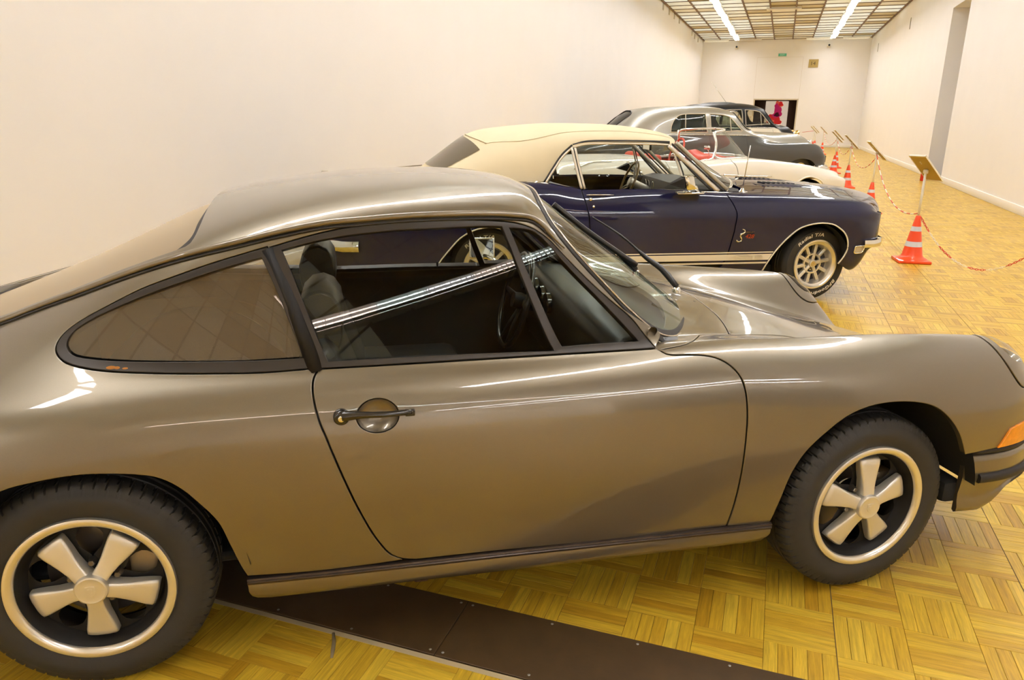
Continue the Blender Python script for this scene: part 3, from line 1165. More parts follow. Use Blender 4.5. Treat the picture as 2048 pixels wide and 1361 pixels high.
# ---------------------------------------------------------------- grey coupe: body nets (x forward from the rear axle, y out to the side, z up; metres)
def coupe_nets(side=1):
    # cabin sheet: sill, side, belt, window plane, gutter, roof, centre line
    st = []
    def S(x, low, belt, win, gut, roof):
        # low: 7 (y,z) from the sill up; belt (y,z); win two (y,z); gut (x,y,z); roof: 4 of (x,y,z)
        r = [(x, y, z) for y, z in low] + [(x,) + belt]
        gx, gy, gz = gut
        for k, w_ in zip((1, 2), win):
            f = k / 3.0
            r.append((x + (gx - x) * f * f,) + w_)
        r.append(gut)
        r += roof
        st.append(r)
    L = lambda k: [(.66, .20), (.728 + k * .4, .24), (.757 + k, .38), (.774 + k, .52), (.771 + k, .65), (.752 + k, .752), (.706 + k * .9, .823)]
    S(-1.0, [(.55, .25), (.60, .30), (.64, .38), (.655, .48), (.64, .57), (.60, .63), (.545, .67)], (.47, .695), [(.40, .71), (.33, .715)], (-1.0, .27, .718), [(-1.0, .20, .72), (-1.0, .13, .722), (-1.0, .06, .723), (-1.0, 0, .723)])
    S(-.75, [(.60, .22), (.66, .27), (.705, .38), (.725, .52), (.715, .63), (.68, .71), (.625, .755)], (.55, .78), [(.475, .795), (.40, .805)], (-.75, .335, .812), [(-.75, .25, .818), (-.75, .165, .822), (-.75, .08, .824), (-.75, 0, .825)])
    S(-.5, [(.64, .20), (.70, .25), (.755, .38), (.775, .52), (.768, .64), (.738, .727), (.685, .785)], (.61, .823), [(.535, .85), (.46, .872)], (-.5, .385, .885), [(-.5, .29, .902), (-.5, .19, .913), (-.5, .095, .919), (-.5, 0, .921)])
    S(-.25, [(.66, .20), (.735, .24), (.786, .38), (.80, .52), (.795, .65), (.769, .74), (.722, .803)], (.645, .853), [(.572, .892), (.502, .926)], (-.25, .432, .95), [(-.25, .34, .979), (-.25, .23, 1.000), (-.25, .115, 1.012), (-.25, 0, 1.016)])
    S(0.0, [(.66, .20), (.74, .24), (.788, .38), (.802, .52), (.797, .65), (.773, .748), (.727, .815)], (.658, .868), [(.597, .927), (.54, .985)], (0.0, .478, 1.030), [(0.0, .385, 1.066), (0.0, .26, 1.098), (0.0, .13, 1.115), (0.0, 0, 1.12)])
    S(.25, L(.012), (.662, .862), [(.612, .945), (.563, 1.040)], (.25, .512, 1.124), [(.25, .425, 1.172), (.25, .29, 1.209), (.25, .145, 1.230), (.25, 0, 1.237)])
    S(.5, L(.003), (.660, .856), [(.615, .958), (.572, 1.075)], (.5, .530, 1.182), [(.5, .447, 1.233), (.5, .31, 1.268), (.5, .155, 1.283), (.5, 0, 1.287)])
    S(.75, L(0), (.660, .853), [(.618, .963), (.578, 1.090)], (.75, .541, 1.212), [(.75, .46, 1.260), (.75, .32, 1.293), (.75, .16, 1.307), (.75, 0, 1.311)])
    S(1.0, L(0), (.660, .853), [(.620, .965), (.580, 1.093)], (1.0, .543, 1.222), [(1.0, .462, 1.266), (1.0, .322, 1.298), (1.0, .16, 1.312), (1.0, 0, 1.316)])
    S(1.2, L(-.001), (.660, .854), [(.620, .958), (.580, 1.080)], (1.175, .540, 1.205), [(1.18, .462, 1.247), (1.195, .322, 1.277), (1.21, .16, 1.291), (1.215, 0, 1.295)])
    S(1.35, L(-.002), (.659, .855), [(.623, .935), (.587, 1.030)], (1.268, .545, 1.140), [(1.272, .490, 1.185), (1.285, .345, 1.222), (1.315, .168, 1.240), (1.325, 0, 1.244)])
    S(1.48, L(-.003), (.658, .856), [(.627, .910), (.596, .975)], (1.370, .567, 1.045), [(1.388, .527, 1.068), (1.432, .373, 1.091), (1.487, .182, 1.107), (1.505, 0, 1.111)])
    S(1.58, L(-.004), (.656, .857), [(.633, .885), (.614, .918)], (1.462, .595, .953), [(1.492, .560, .963), (1.578, .398, .975), (1.655, .195, .984), (1.68, 0, .987)])
    S(1.68, L(-.005), (.653, .857), [(.643, .863), (.635, .866)], (1.553, .628, .870), [(1.607, .588, .856), (1.735, .425, .848), (1.832, .205, .852), (1.862, 0, .853)])
    S(1.82, L(-.006), (.645, .855), [(.64, .84), (.64, .82)], (1.64, .645, .79), [(1.71, .60, .765), (1.88, .43, .735), (1.99, .20, .735), (2.02, 0, .735)])
    cab = st
    # front sheet: sill, side, fender crown, hood valley, hood centre
    fr = []
    def F(x, *p):
        fr.append([(x,) + q if len(q) == 2 else q for q in p])
    low = lambda k: tuple(L(k))
    F(1.0, *low(0), (.655, .850), (.59, .848), (.51, .846), (.39, .852), (.26, .86), (.13, .866), (0, .868))
    F(1.25, *low(-.001), (.655, .851), (.59, .849), (.51, .847), (.39, .853), (.26, .862), (.13, .868), (0, .87))
    F(1.5, *low(-.003), (.655, .852), (.592, .850), (.51, .847), (.39, .853), (.26, .863), (.13, .869), (0, .871))
    F(1.75, *low(-.005), (.652, .853), (.588, .850), (.50, .842), (.385, .850), (.255, .861), (.125, .867), (0, .869))
    F(2.0, (.66, .20), (.726, .24), (.762, .38), (.778, .52), (.773, .65), (.748, .750), (.700, .814), (.636, .838), (.568, .832), (.485, .812), (.375, .822), (.25, .834), (.125, .841), (0, .843))
    F(2.25, (.66, .20), (.73, .24), (.772, .38), (.788, .52), (.780, .65), (.752, .745), (.702, .806), (.632, .832), (.558, .818), (.475, .772), (.365, .778), (.245, .790), (.122, .797), (0, .799))
    F(2.45, (.65, .20), (.72, .24), (.765, .38), (.780, .51), (.772, .635), (.745, .73), (.693, .793), (.622, .818), (.546, .795), (.462, .730), (.355, .733), (.235, .744), (.118, .751), (0, .753))
    F(2.62, (.63, .22), (.69, .26), (.738, .38), (.754, .49), (.748, .605), (.724, .70), (.675, .77), (.607, .797), (.532, .768), (.448, .683), (.342, .684), (.228, .694), (.114, .700), (0, .702))
    F(2.76, (.60, .25), (.66, .29), (.71, .38), (.728, .475), (.724, .58), (.703, .668), (.658, .74), (.596, .768), (.524, .735), (.438, .638), (.333, .637), (.222, .647), (.111, .653), (0, .655))
    F(2.86, (2.85, .57, .28), (2.86, .62, .32), (2.86, .675, .39), (2.86, .695, .465), (2.86, .692, .55), (2.858, .676, .627), (2.85, .638, .695), (2.84, .587, .722), (2.85, .52, .69), (2.87, .432, .603), (2.875, .327, .601), (2.88, .218, .61), (2.885, .109, .616), (2.885, 0, .618))
    F(2.93, (2.90, .54, .30), (2.915, .585, .34), (2.925, .635, .40), (2.93, .655, .46), (2.93, .653, .525), (2.927, .64, .583), (2.918, .613, .637), (2.908, .575, .66), (2.915, .516, .635), (2.945, .427, .567), (2.955, .322, .563), (2.965, .214, .57), (2.97, .107, .575), (2.97, 0, .577))
    F(2.98, (2.94, .52, .32), (2.96, .555, .36), (2.975, .59, .41), (2.98, .60, .455), (2.98, .60, .50), (2.977, .595, .54), (2.97, .583, .575), (2.962, .56, .59), (2.97, .51, .575), (3.0, .42, .525), (3.015, .315, .52), (3.025, .21, .525), (3.03, .105, .53), (3.03, 0, .531))
    F(3.02, (2.96, .50, .34), (2.985, .525, .37), (3.0, .55, .41), (3.005, .555, .45), (3.005, .555, .48), (3.005, .55, .505), (3.0, .545, .525), (2.995, .535, .535), (3.005, .50, .525), (3.04, .415, .49), (3.055, .31, .485), (3.065, .205, .488), (3.07, .103, .49), (3.07, 0, .491))
    for r in fr:
        for k, (x, y, z) in enumerate(r):
            if k >= 9:
                z -= np.interp(x, [1.8, 2.25, 2.5, 2.9], [0, .022, .034, .03])
            w_ = np.interp(k, [3, 5, 8, 10], [0, .8, 1, 0])
            if side > 0:
                z += w_ * np.interp(x, [2.0, 2.25, 2.45, 2.62, 2.76, 2.86, 2.95], [0, .007, .014, .022, .032, .043, .04])
            else:
                z -= w_ * np.interp(x, [2.0, 2.2, 2.45, 2.62, 2.76, 2.86, 2.95], [0, .014, .018, .011, .008, .03, .04])
            r[k] = (x, y, z)
    return cab, fr
# outlines on the coupe sheets, in sheet coordinates (u, v)
CO = {
    'quarter_window_outer': [(5.959,9.741),(5.715,9.672),(5.39,9.594),(5.03,9.493),(4.67,9.384),(4.387,9.172),(4.144,8.919),(3.978,8.629),(3.889,8.308),(3.864,8.002),(3.901,7.683),(3.996,7.414),(4.168,7.212),(4.37,7.078),(4.699,6.972),(5.367,6.845),(5.884,6.803),(6.375,6.876),None,(5.959,9.741)],
    'quarter_window_glass': [(5.894,9.486),(5.568,9.412),(5.21,9.308),(4.85,9.199),(4.498,9.032),(4.253,8.836),(4.051,8.545),(3.971,8.192),(3.984,7.889),(4.069,7.626),(4.222,7.5),(4.525,7.375),(5.026,7.296),(5.71,7.235),(6.274,7.236),None,(6.083,8.439),(5.894,9.486)],
    'door_frame_top': [(5.992,9.714),(6.514,9.899),(6.881,9.984),(7.34,10.003),(7.825,9.989),(8.55,9.988),(8.949,10.013),(9.45,10.05)],
    'door_frame_tip': [(9.87,10.07),(10.22,9.95),(10.94,9.556),(11.359,8.929),(11.472,7.922),(11.605,7.204),(11.684,6.841)],
    'belt': [(6.415,6.848),(7.541,6.869),(9.301,6.874),(11.684,6.841)],
    'door_glass': [(6.116,9.587),None,(6.419,9.681),(6.73,9.738),(7.24,9.769),(7.818,9.765),(8.612,9.825),None,(9.282,7.057),None,(7.55,7.126),(6.53,7.114),None,(6.116,9.587)],
    'vent_glass': [(8.767,9.822),None,(9.028,9.873),(9.271,9.926),(9.502,9.89),(9.827,9.739),(10.496,9.146),(10.979,8.064),(11.21,7.364),None,(9.458,7.203),None,(8.767,9.822)],
    'door_rear_seam': [(6.415,6.848),(6.374,6.374),(6.363,5.821),(6.379,5.336),(6.422,4.814),(6.471,4.45),(6.534,4.002),(6.628,3.426),(6.739,2.83),(6.864,2.258),(6.957,1.927),(7.079,1.613),(7.202,1.476),(7.344,1.415)],
    'door_bottom': [(7.344,1.415),(8.273,1.409),(10.225,1.363),(13.786,1.37)],
    'door_front_seam': [(11.684,6.841),(11.785,6.685),(11.934,6.451),(12.146,6.346),(12.686,6.277),(13.039,6.198),(13.293,6.06),(13.507,5.83),(13.662,5.549),(13.768,5.265),(13.835,4.897),(13.871,4.505),(13.895,4.026),(13.896,3.65),(13.896,2.85),(13.868,2.04),(13.786,1.37)],
    'fender_rear_seam': [(2.208,6.913),(2.242,6.714),(2.294,6.456),(2.373,6.352),(2.587,6.295),(2.747,6.221),(2.877,6.081),(2.994,5.845),(3.083,5.559),(3.144,5.273),(3.182,4.904),(3.201,4.513),(3.213,4.035),(3.213,3.659),(3.212,2.861),(3.196,2.051),(3.152,1.376)],
    'sill_top_rear': [(7.201,1.455),(6.274,1.396),(5.55,1.487)],
    'sill_top_front': [(3.152,1.376),(3.735,1.329)],
    'rear_arch': [(5.55,1.487),(5.501,1.752),(5.428,2.248),(5.345,2.779),(5.202,3.194),(5.013,3.618),(4.817,3.869),(4.556,3.993),(4.176,4.07),(3.796,4.004),(3.487,3.864)],
    'front_arch': [(3.735,1.329),(3.793,1.957),(3.872,2.663),(4.009,3.151),(4.242,3.589),(4.491,3.938),(4.761,4.133),(5.058,4.209),(5.468,4.189),(5.866,4.054),(6.201,3.763),(6.507,3.344),(6.778,2.751)],
    'fender_bottom': [(6.778,2.751),(7.741,2.88)],
    'gutter': [(3.163,9.76),(3.58,10.008),(4.056,10.07),(4.517,10.076),(4.957,10.04),(5.621,10.014),(6.075,10.08),(6.533,10.144),(6.927,10.127),(7.343,10.131),(8.046,10.132),(8.826,10.221),(9.464,10.442),(9.759,10.391)],
    'lid_seam': [(3.097,10.289),(3.465,10.439),(3.853,10.483),(4.337,10.488),(4.727,10.425),(5.1,10.422)],
    'hood_cut': [(3.786,12.025),(3.75,11.392),(3.713,10.696),(3.638,9.986),(3.519,9.187)],
    'hood_side': [(3.534,9.115),(3.867,9.341),(4.429,9.75)],
    'cowl_seam': [(2.245,6.754),(2.568,7.098),(2.922,8.408),(3.036,8.777),(3.476,9.083)],
    'ring_line': [(7.483,6.668),(8.01,6.781),(8.363,6.352),(8.675,6.03)],
    'indicator': [(8.036,3.445),(7.725,2.899)],
}
# ---------------------------------------------------------------- the grey coupe in front
def metallic(name, col, flake=.12, rough=.34, metal=.75, coat=1.0):
    m = mat(name, col, rough, metal, coat, .03)
    nt = m.node_tree
    b = nt.nodes['Principled BSDF']
    tc = nt.nodes.new('ShaderNodeTexCoord')
    n = nt.nodes.new('ShaderNodeTexNoise')
    n.inputs['Scale'].default_value = 900
    nt.links.new(tc.outputs['Object'], n.inputs['Vector'])
    r = nt.nodes.new('ShaderNodeMapRange')
    r.inputs['To Min'].default_value = 1 - flake
    r.inputs['To Max'].default_value = 1 + flake
    nt.links.new(n.outputs['Fac'], r.inputs['Value'])
    s = nt.nodes.new('ShaderNodeVectorMath')
    s.operation = 'SCALE'
    s.inputs[0].default_value = col
    nt.links.new(r.outputs[0], s.inputs['Scale'])
    nt.links.new(s.outputs[0], b.inputs['Base Color'])
    return m

GREY = metallic('slate_grey_metallic', (.195, .166, .122))
TRIMB = mat('anodised_black_trim', (.030, .024, .019), .38, .35)
SEAL = mat('rubber_seal', (.016, .013, .011), .6)
LEATHER = mat('black_leather', (.030, .028, .024), .36, bump=.2, bscale=160)
CARPET = mat('black_carpet', (.010, .010, .011), .95)
WGLASS = glass('window_glass', (.80, .83, .80))
QGLASS = glass('quarter_glass', (.78, .76, .68), 1.52, 0.0, .15)  # brown haze mixed in for its reflections and lit cabin
RGLASS = glass('rear_glass', (.55, .56, .52), 1.6, .02, .42)  # strong haze stands in for the bright wall reflected in it
SGLASS = glass('screen_glass', (.72, .80, .74), 1.52)

def coupe():
    root = thing('sports_coupe', 'slate grey metallic fastback coupe with five-petal wheels, nearest car in the front', 'car', (-1.238, 2.362, 0), .20687)
    cab, fr = coupe_nets(1)
    SC, SF, SFL = Surf(cab), Surf(fr), Surf(coupe_nets(-1)[1])
    O = CO
    rl = lambda k: [p for p in O[k][::-1]]
    xz = lambda pts, **k: [tuple(p) for p in SC.at(pts, (0, 2), **k)]
    G = [(9.75, 14), (9.75, 12.5), (9.85, 11.5), (10.05, 10.95), (10.6, 10.62), (11.5, 10.55), (12.3, 10.5), (12.9, 10.55), (13.2, 10.9), (13.3, 11.6), (13.3, 12.5), (13.3, 14)]
    GI = [(9.93, 14), (9.95, 12.5), (10.10, 11.65), (10.35, 11.25), (10.9, 11.02), (11.6, 10.93), (12.25, 10.95), (12.7, 11.12), (12.92, 11.5), (13.0, 12.3), (13.0, 14)]
    arch_back = xz([(-.215, .575), (-.275, .50), (-.31, .41), (-.325, .32), (-.33, .25)], ur=(0, 5), vr=(0, 6))
    shell = join(G[:8] + [(13.15, 10.7)], [(13.15, 10.7), (12.95, 10.2), (12.5, 9.4), (12.1, 8.0), (11.684, 6.841)], rl('door_frame_tip'), [(9.87, 10.07)] + rl('door_frame_top'),
                 [(5.992, 9.714), (6.20, 8.4), (6.415, 6.848)], O['door_rear_seam'][:-1], O['sill_top_rear'], O['rear_arch'] + arch_back, [arch_back[-1], (1.5, 1.2), (0, 1.3)],
                 [(0, 1.3), (0, 11.4)], [(0, 11.4), (1.2, 10.75), (2.2, 10.4)] + O['lid_seam'] + [(5.16, 10.6), (5.2, 11.2), (5.2, 12.5), (5.2, 14)], [(5.2, 14), (9.75, 14)])
    shell = loop(shell, .1)
    qo, qi = loop(O['quarter_window_outer'], .1), loop(O['quarter_window_glass'], .1)
    body = panel('body_shell', SC, shell, GREY, root, holes=[qo], both=True, deep=.022, h=.03)
    door_l = loop(join(O['belt'], O['door_front_seam'], rl('door_bottom'), rl('door_rear_seam')), .1)
    th = np.linspace(0, 2 * math.pi, 41)[:-1]
    sc_c, sc_a, sc_b = (.752, .741), .053, .041
    dish_l = xz([(sc_c[0] + sc_a * math.cos(t), sc_c[1] + sc_b * math.sin(t)) for t in th], ur=(5, 10), vr=(3, 7))
    frame_o = loop(join(O['door_frame_top'] + O['door_frame_tip'][:1], O['door_frame_tip'], rl('belt'), [(6.415, 6.848), (6.20, 8.4), (5.992, 9.714)]), .1)
    dg, vg = loop(O['door_glass'], .1), loop(O['vent_glass'], .1)
    for side, far in ((1, False), (-1, True)):
        d = panel('door', SC, door_l, GREY, root, holes=[] if far else [dish_l], side=side, deep=.020, h=.03)
        panel('window_frame', SC, frame_o, TRIMB, d, holes=[dg, vg], side=side, deep=.022, gap=.003, off=.001)
        Pw = SC.ev(np.array(dg + vg if isinstance(dg, list) else np.concatenate([dg, vg])))
        cw = quad_sheet(Pw)
        quad_pane('window_glass', cw, SC.ev(np.array(dg))[:, [0, 2]], WGLASS, d, side, off=-.008)
        quad_pane('vent_glass', cw, SC.ev(np.array(vg))[:, [0, 2]], WGLASS, d, side, off=-.008)
        panel('quarter_frame', SC, qo, TRIMB, root, holes=[qi], side=side, deep=.022, gap=.002, off=.0015)
        Pq = SC.ev(np.array(qi))
        quad_pane('quarter_glass', quad_sheet(Pq), Pq[:, [0, 2]], QGLASS, root, side, off=-.008)
        # fender
        S_ = SF if side > 0 else SFL
        el = lambda k, n=44: [tuple(p) for p in S_.at([(2.80 + .100 * k * math.cos(t) + .006 * math.cos(2 * t) * k, .594 + .103 * k * math.sin(t)) for t in np.linspace(0, 2 * math.pi, n + 1)[:-1]], (0, 1), ur=(6.5, 12), vr=(4.5, 9.3))]
        fl = loop(join(O['fender_rear_seam'], O['sill_top_front'], O['front_arch'], [(6.778, 2.751), (7.741, 2.88), (9, 3), (10.5, 3.1), (12, 3.2)], [(12, 3.2), (12, 14)], [(12, 14), (11.6, 14)], [(11.6, 14), (11.6, 11), (11, 10.1), (9, 9.95), (7, 9.95), (5.3, 9.9)] + rl('hood_side'), [(3.534, 9.115), (3.478, 9.083)] + rl('cowl_seam')), .1)
        panel('fender', S_, fl, GREY, root, holes=[el(1)], side=side, deep=.020, h=.03)
        hl = panel('headlight_ring', S_, el(1), GREY, root, holes=[el(.66)], side=side, deep=.02, off=.003, gap=.003)
        panel('headlight_lens', S_, el(.66), glass('headlamp_glass', (.9, .9, .88)), hl, side=side, hem=False, off=.006, h=.03)
        panel('headlight_bowl', S_, el(.66), CHROME, hl, side=side, hem=False, off=-.05, h=.05)
        ind = loop([(7.725, 2.899), None, (8.10, 3.50), None, (8.9, 3.72), (10.0, 3.78), (10.9, 3.75), None, (10.9, 3.05), None, (10.0, 3.04), (8.9, 2.98)], .1)
        o = panel('indicator', S_, ind, mat('amber_lens', (.80, .27, .012), .22, coat=.6, noise=.25, nscale=60), root, side=side, off=.006, deep=.016, gap=.002)
        # black lining under the lower panels, seen as the cabin wall from inside
        panel('door_card', SC, loop([(5.75, 1.0), None, (13.5, 1.0), None, (13.5, 6.5), None, (1.4, 6.5), None, (1.4, 4.9), None, (4.3, 4.9), (5.2, 4.2), (5.6, 3), None], .3), LEATHER, root, side=side, hem=False, off=-.034, h=.12)
        panel('under_lining', S_, loop([(2.6, 1.6), None, (3.55, 1.6), None, (3.9, 3.4), (4.6, 4.6), (5.4, 4.75), (6.4, 4.4), (7.0, 4.0), None, (11.5, 4.0), None, (11.5, 9), None, (2.6, 8.5), None], .3), FLATBLACK, root, side=side, hem=False, off=-.04, h=.1)
        P = on(SC, np.array(smooth(O['gutter'] + [(9.87, 10.33), (10.3, 10.28)], .12)), .006, side)
        tail = on(SC, np.array(smooth([(.3, 10.25), (1.6, 9.95), (2.6, 9.8), (3.163, 9.76)], .12)), .006, side)
        P = np.concatenate([tail[:-1], P])
        r = np.full(len(P), .0085)
        r[-6:] = np.linspace(.0085, .002, 6)
        V, F = tube(P, r, 10)
        mk('rain_gutter', V, F, GREY, root)
        P2 = on(SC, np.array(smooth([(a, b_ - .135) for a, b_ in O['gutter']], .12)), .001, side)
        V, F = tube(P2, .0042, 6)
        mk('gutter_shadow_strip', V, F, SEAL, root)  # dark strip drawn as the shade under the gutter
        # pillar behind the door gap
        V, F = tube(on(SC, np.array([(5.96, 9.7), (6.19, 8.4), (6.40, 6.8)]), -.014, side), .022, 8)
        mk('pillar', V, F, BLACK, root)
        # sill and its rubbing strip
        s = -side
        prof = [(.60, .215), (.66, .202), (.705, .203), (.728, .214), (.739, .235), (.741, .262), (.735, .285), (.70, .292)]
        xs = [.386, .392, .405, .44, .6, 1.0, 1.5, 1.86, 1.92, 1.94]
        hs = [.75, .86, .94, .99, 1, 1, 1, 1, .97, .80]
        zd = [0, -.002, 0, 0, .004, 0, 0, 0, 0, 0]
        V = [(x, s * (.70 + (y - .70)), .292 + (z - .292) * k) for x, k in zip(xs, hs) for y, z in prof]
        n = len(prof)
        F = [(i * n + j, i * n + j + 1, (i + 1) * n + j + 1, (i + 1) * n + j) for i in range(len(xs) - 1) for j in range(n - 1)]
        F += [tuple(range(n)), tuple((len(xs) - 1) * n + j for j in range(n))]
        sill = mk('sill', V, F, GREY, root, True, angle=50)
        sec = [(-.006, -.010), (.006, -.011), (.0115, -.007), (.0125, -.001), (.0095, .002), (.0125, .005), (.011, .010), (.004, .0125), (-.006, .012)]
        V = [(x, s * (.737 + a), z0 + b_) for x, z0 in ((.386, .281), (.6, .2785), (1.1, .2795), (1.6, .277), (1.938, .275)) for a, b_ in sec]
        n = len(sec)
        F = [(i * n + j, i * n + (j + 1) % n, (i + 1) * n + (j + 1) % n, (i + 1) * n + j) for i in range(4) for j in range(n)]
        F += [tuple(range(n)), tuple(4 * n + j for j in range(n))]
        mk('sill_strip', V, F, mat('scuffed_trim', (.055, .04, .032), .3, .6, noise=.4, nscale=25), root, True, angle=45)
        arch_liner(root, .02, .30, .385, .42, .765, side)
        arch_liner(root, 2.265, .30, .392, .42, .752, side)
    # hood, cowl, screen
    hood = loop(join([(3.83, 14), (3.82, 13)] + O['hood_cut'], [(3.519, 9.187), (3.56, 9.14)] + O['hood_side'][1:] + [(5.3, 9.9), (7, 9.95), (9, 9.95), (11, 10.1), (11.6, 11), (11.6, 14)], [(11.6, 14), (3.83, 14)]), .12)
    panel('hood', SF, hood, GREY, root, both=True, S2=SFL, deep=.02, h=.035)
    cowl = loop(join([(3.83, 14), (3.82, 13)] + O['hood_cut'], [(3.519, 9.187), (3.478, 9.083)] + rl('cowl_seam'), [(2.245, 6.754), (2.0, 7.2), (2.2, 8.2), (2.7, 9.7), (3.0, 11.4), (3.1, 14)], [(3.1, 14), (3.83, 14)]), .12)
    panel('cowl', SF, cowl, GREY, root, both=True, S2=SFL, deep=.02, gap=.003)
    ring = lambda a, b_: loop(join(a, [a[-1], b_[-1]], b_[::-1], [b_[0], a[0]]), .12)
    wg = panel('windscreen', SC, loop(join(GI, [GI[-1], GI[0]]), .12), SGLASS, root, both=True, hem=False, off=-.004, h=.08)
    panel('windscreen_seal', SC, ring(G, GI), SEAL, wg, both=True, off=.003, deep=.014, gap=.001, roll=.004, h=.02)
    mid = [tuple((np.array(a) * .45 + np.array(b_) * .55)) for a, b_ in zip(smooth(G, .2)[np.linspace(0, len(smooth(G, .2)) - 1, 60).astype(int)], smooth(GI, .2)[np.linspace(0, len(smooth(GI, .2)) - 1, 60).astype(int)])]
    for side in (1, -1):
        V, F = tube(on(SC, np.array(mid), .0045, side), .0036, 6)
        mk('seal_bright_strip', V, F, mat('bright_strip', (.55, .48, .40), .25, .9), wg)
    # rear glass, lid
    rg = [(5.15, 14), (5.15, 12), (5.1, 10.9), (4.85, 10.52), (3.6, 10.50), (2.45, 10.5), (2.25, 10.9), (2.2, 12), (2.2, 14)]
    panel('rear_window', SC, loop(join(rg, [rg[-1], rg[0]]), .12), RGLASS, root, both=True, hem=False, off=-.026, h=.08)
    rs = [(5.22, 14), (5.22, 12), (5.17, 10.7), (4.9, 10.40), (3.6, 10.42), (2.4, 10.38), (2.15, 10.7), (2.1, 12), (2.1, 14)]
    panel('rear_window_seal', SC, ring(rs, [(5.08, 14), (5.08, 12), (5.03, 11), (4.8, 10.62), (3.6, 10.62), (2.5, 10.6), (2.32, 11), (2.28, 12), (2.28, 14)]), SEAL, root, both=True, off=-.022, deep=.02, gap=.001)
    panel('engine_lid', SC, loop(join([(2.1, 14), (2.1, 10.45)], [(2.1, 10.45), (1.2, 10.8), (.02, 11.45)], [(.02, 11.45), (.02, 14)], [(.02, 14), (2.1, 14)]), .12), GREY, root, both=True, deep=.02)
    # handle in its scoop
    V, F = [], []
    rings = [(1.0, .0005), (.96, .004), (.85, .011), (.65, .018), (.4, .022), (.15, .0235)]
    for k, dpt in rings:
        uv = xz([(sc_c[0] + sc_a * k * math.cos(t), sc_c[1] + sc_b * k * math.sin(t)) for t in th], ur=(5, 10), vr=(3, 7))
        V += list(on(SC, uv, -dpt, 1))
    n = len(th)
    F = [(i * n + j, i * n + (j + 1) % n, (i + 1) * n + (j + 1) % n, (i + 1) * n + j) for i in range(len(rings) - 1) for j in range(n)] + [tuple((len(rings) - 1) * n + j for j in range(n))]
    mk('handle_scoop', V, F, GREY, root)
    def sp(x, z, off):
        return on(SC, xz([(x, z)], ur=(4, 12), vr=(2, 8))[0], off, 1)
    path = [(.664, .7475, .012), (.675, .7475, .014), (.69, .748, .017), (.71, .7475, .0215), (.735, .7465, .0255), (.77, .7455, .0265), (.80, .7455, .0235), (.82, .746, .017), (.833, .7465, .008), (.836, .7465, .001)]
    hd = B()
    V, F = tube([sp(*p) for p in path], [.0165, .0160, .0145, .0115, .0098, .0092, .0092, .0094, .0096, .0085], 12, flat=.8)
    hd.add(V, F)
    Pm, Pn = SC.normal(np.array(xz([(.660, .7475)], ur=(4, 12), vr=(2, 8))[0]))
    c = Pm * [1, -1, 1]
    V, F = lathe([(0, .021), (.012, .021), (.0175, .019), (.0205, .013), (.0215, 0)], 28, 'y')
    hd.add([(x + c[0], -y + c[1], z + c[2]) for x, y, z in V], F)
    hd.add(*rbox(.822, .848, c[1] - .012, c[1] + .005, .738, .7545, .003, 2))
    hm = hd.mk('door_handle', mat('black_enamel', (.016, .013, .011), .22, coat=.4), root, True, angle=45)
    V, F = lathe([(0, .0225), (.0035, .0225), (.0075, .0235), (.0085, .021)], 20, 'y')
    mk('key_lock', [(x + c[0], -y + c[1], z + c[2]) for x, y, z in V], F, CHROME, hm)
    # rust marks under the quarter window
    b = B()
    for px, pz, a, q in ((.104, .8785, .012, .0035), (.118, .8775, .007, .003), (.137, .8755, .007, .002)):
        uv = xz([(px + a * math.cos(t), pz + q * math.sin(t)) for t in np.linspace(0, 6.283, 13)[:-1]], ur=(3, 6), vr=(5, 9))
        b.add(list(on(SC, uv, .0022, 1)), [tuple(range(12))])
    b.mk('rust_mark', mat('rust', (.32, .13, .02), .9), root)
    # front bumper with rubber strip and lower horn
    bp = [(2.645, .700), (2.70, .704), (2.78, .700), (2.86, .682), (2.94, .645), (3.00, .595), (3.045, .52), (3.075, .42), (3.09, .25), (3.095, .0)]
    bp = bp + [(x, -y) for x, y in bp[::-1][1:]]
    bs = smooth(bp, .03)
    sec = [(-.035, .455), (-.004, .452), (.004, .444), (.0065, .43), (.008, .40), (.010, .375), (.006, .34), (.002, .315), (.004, .29), (.010, .268), (.008, .252), (-.004, .245), (-.035, .25)]
    T = np.gradient(bs, axis=0)
    T /= np.linalg.norm(T, axis=1, keepdims=True)
    Nn = np.stack([-T[:, 1], T[:, 0]], -1)
    if (Nn[len(Nn) // 2] @ np.array([1, 0])) < 0:
        Nn = -Nn
    V = []
    for p, n_, i in zip(bs, Nn, range(len(bs))):
        cut = np.interp(p[0], [2.64, 2.73, 2.79, 2.83, 2.88], [0, 0, .03, .07, .085])
        end = np.interp(p[0], [2.64, 2.75], [.28, 1])
        for o_, z in sec:
            o_ = o_ * end if o_ < 0 else o_
            z2 = z if z > .34 else z + cut * (.34 - z) / .09
            q = p + n_ * o_
            V.append((q[0], -q[1], z2 - .022 * (1 if z > .3 else 1)))
    n = len(sec)
    F = [(i * n + j, i * n + j + 1, (i + 1) * n + j + 1, (i + 1) * n + j) for i in range(len(bs) - 1) for j in range(n - 1)]
    F += [tuple(range(n)), tuple((len(bs) - 1) * n + j for j in range(n))]
    bum = mk('front_bumper', V, F, GREY, root, True, angle=55)
    k = [i for i, p in enumerate(bs) if not (p[0] < 2.695)]
    V, F = tube([(*(bs[i] + Nn[i] * .010), .350) for i in k], .0165, 10, sect=[(-.6, -.95), (.35, -.95), (.75, -.6), (.8, 0), (.75, .6), (.35, .95), (-.6, .95)])
    mk('bumper_rubber', [(x, -y, z) for x, y, z in V], F, SEAL, bum, True, angle=50)
    V, F = tube([(*(bs[i] - Nn[i] * .006), .442) for i in range(len(bs)) if bs[i][0] > 2.66], .011, 8)
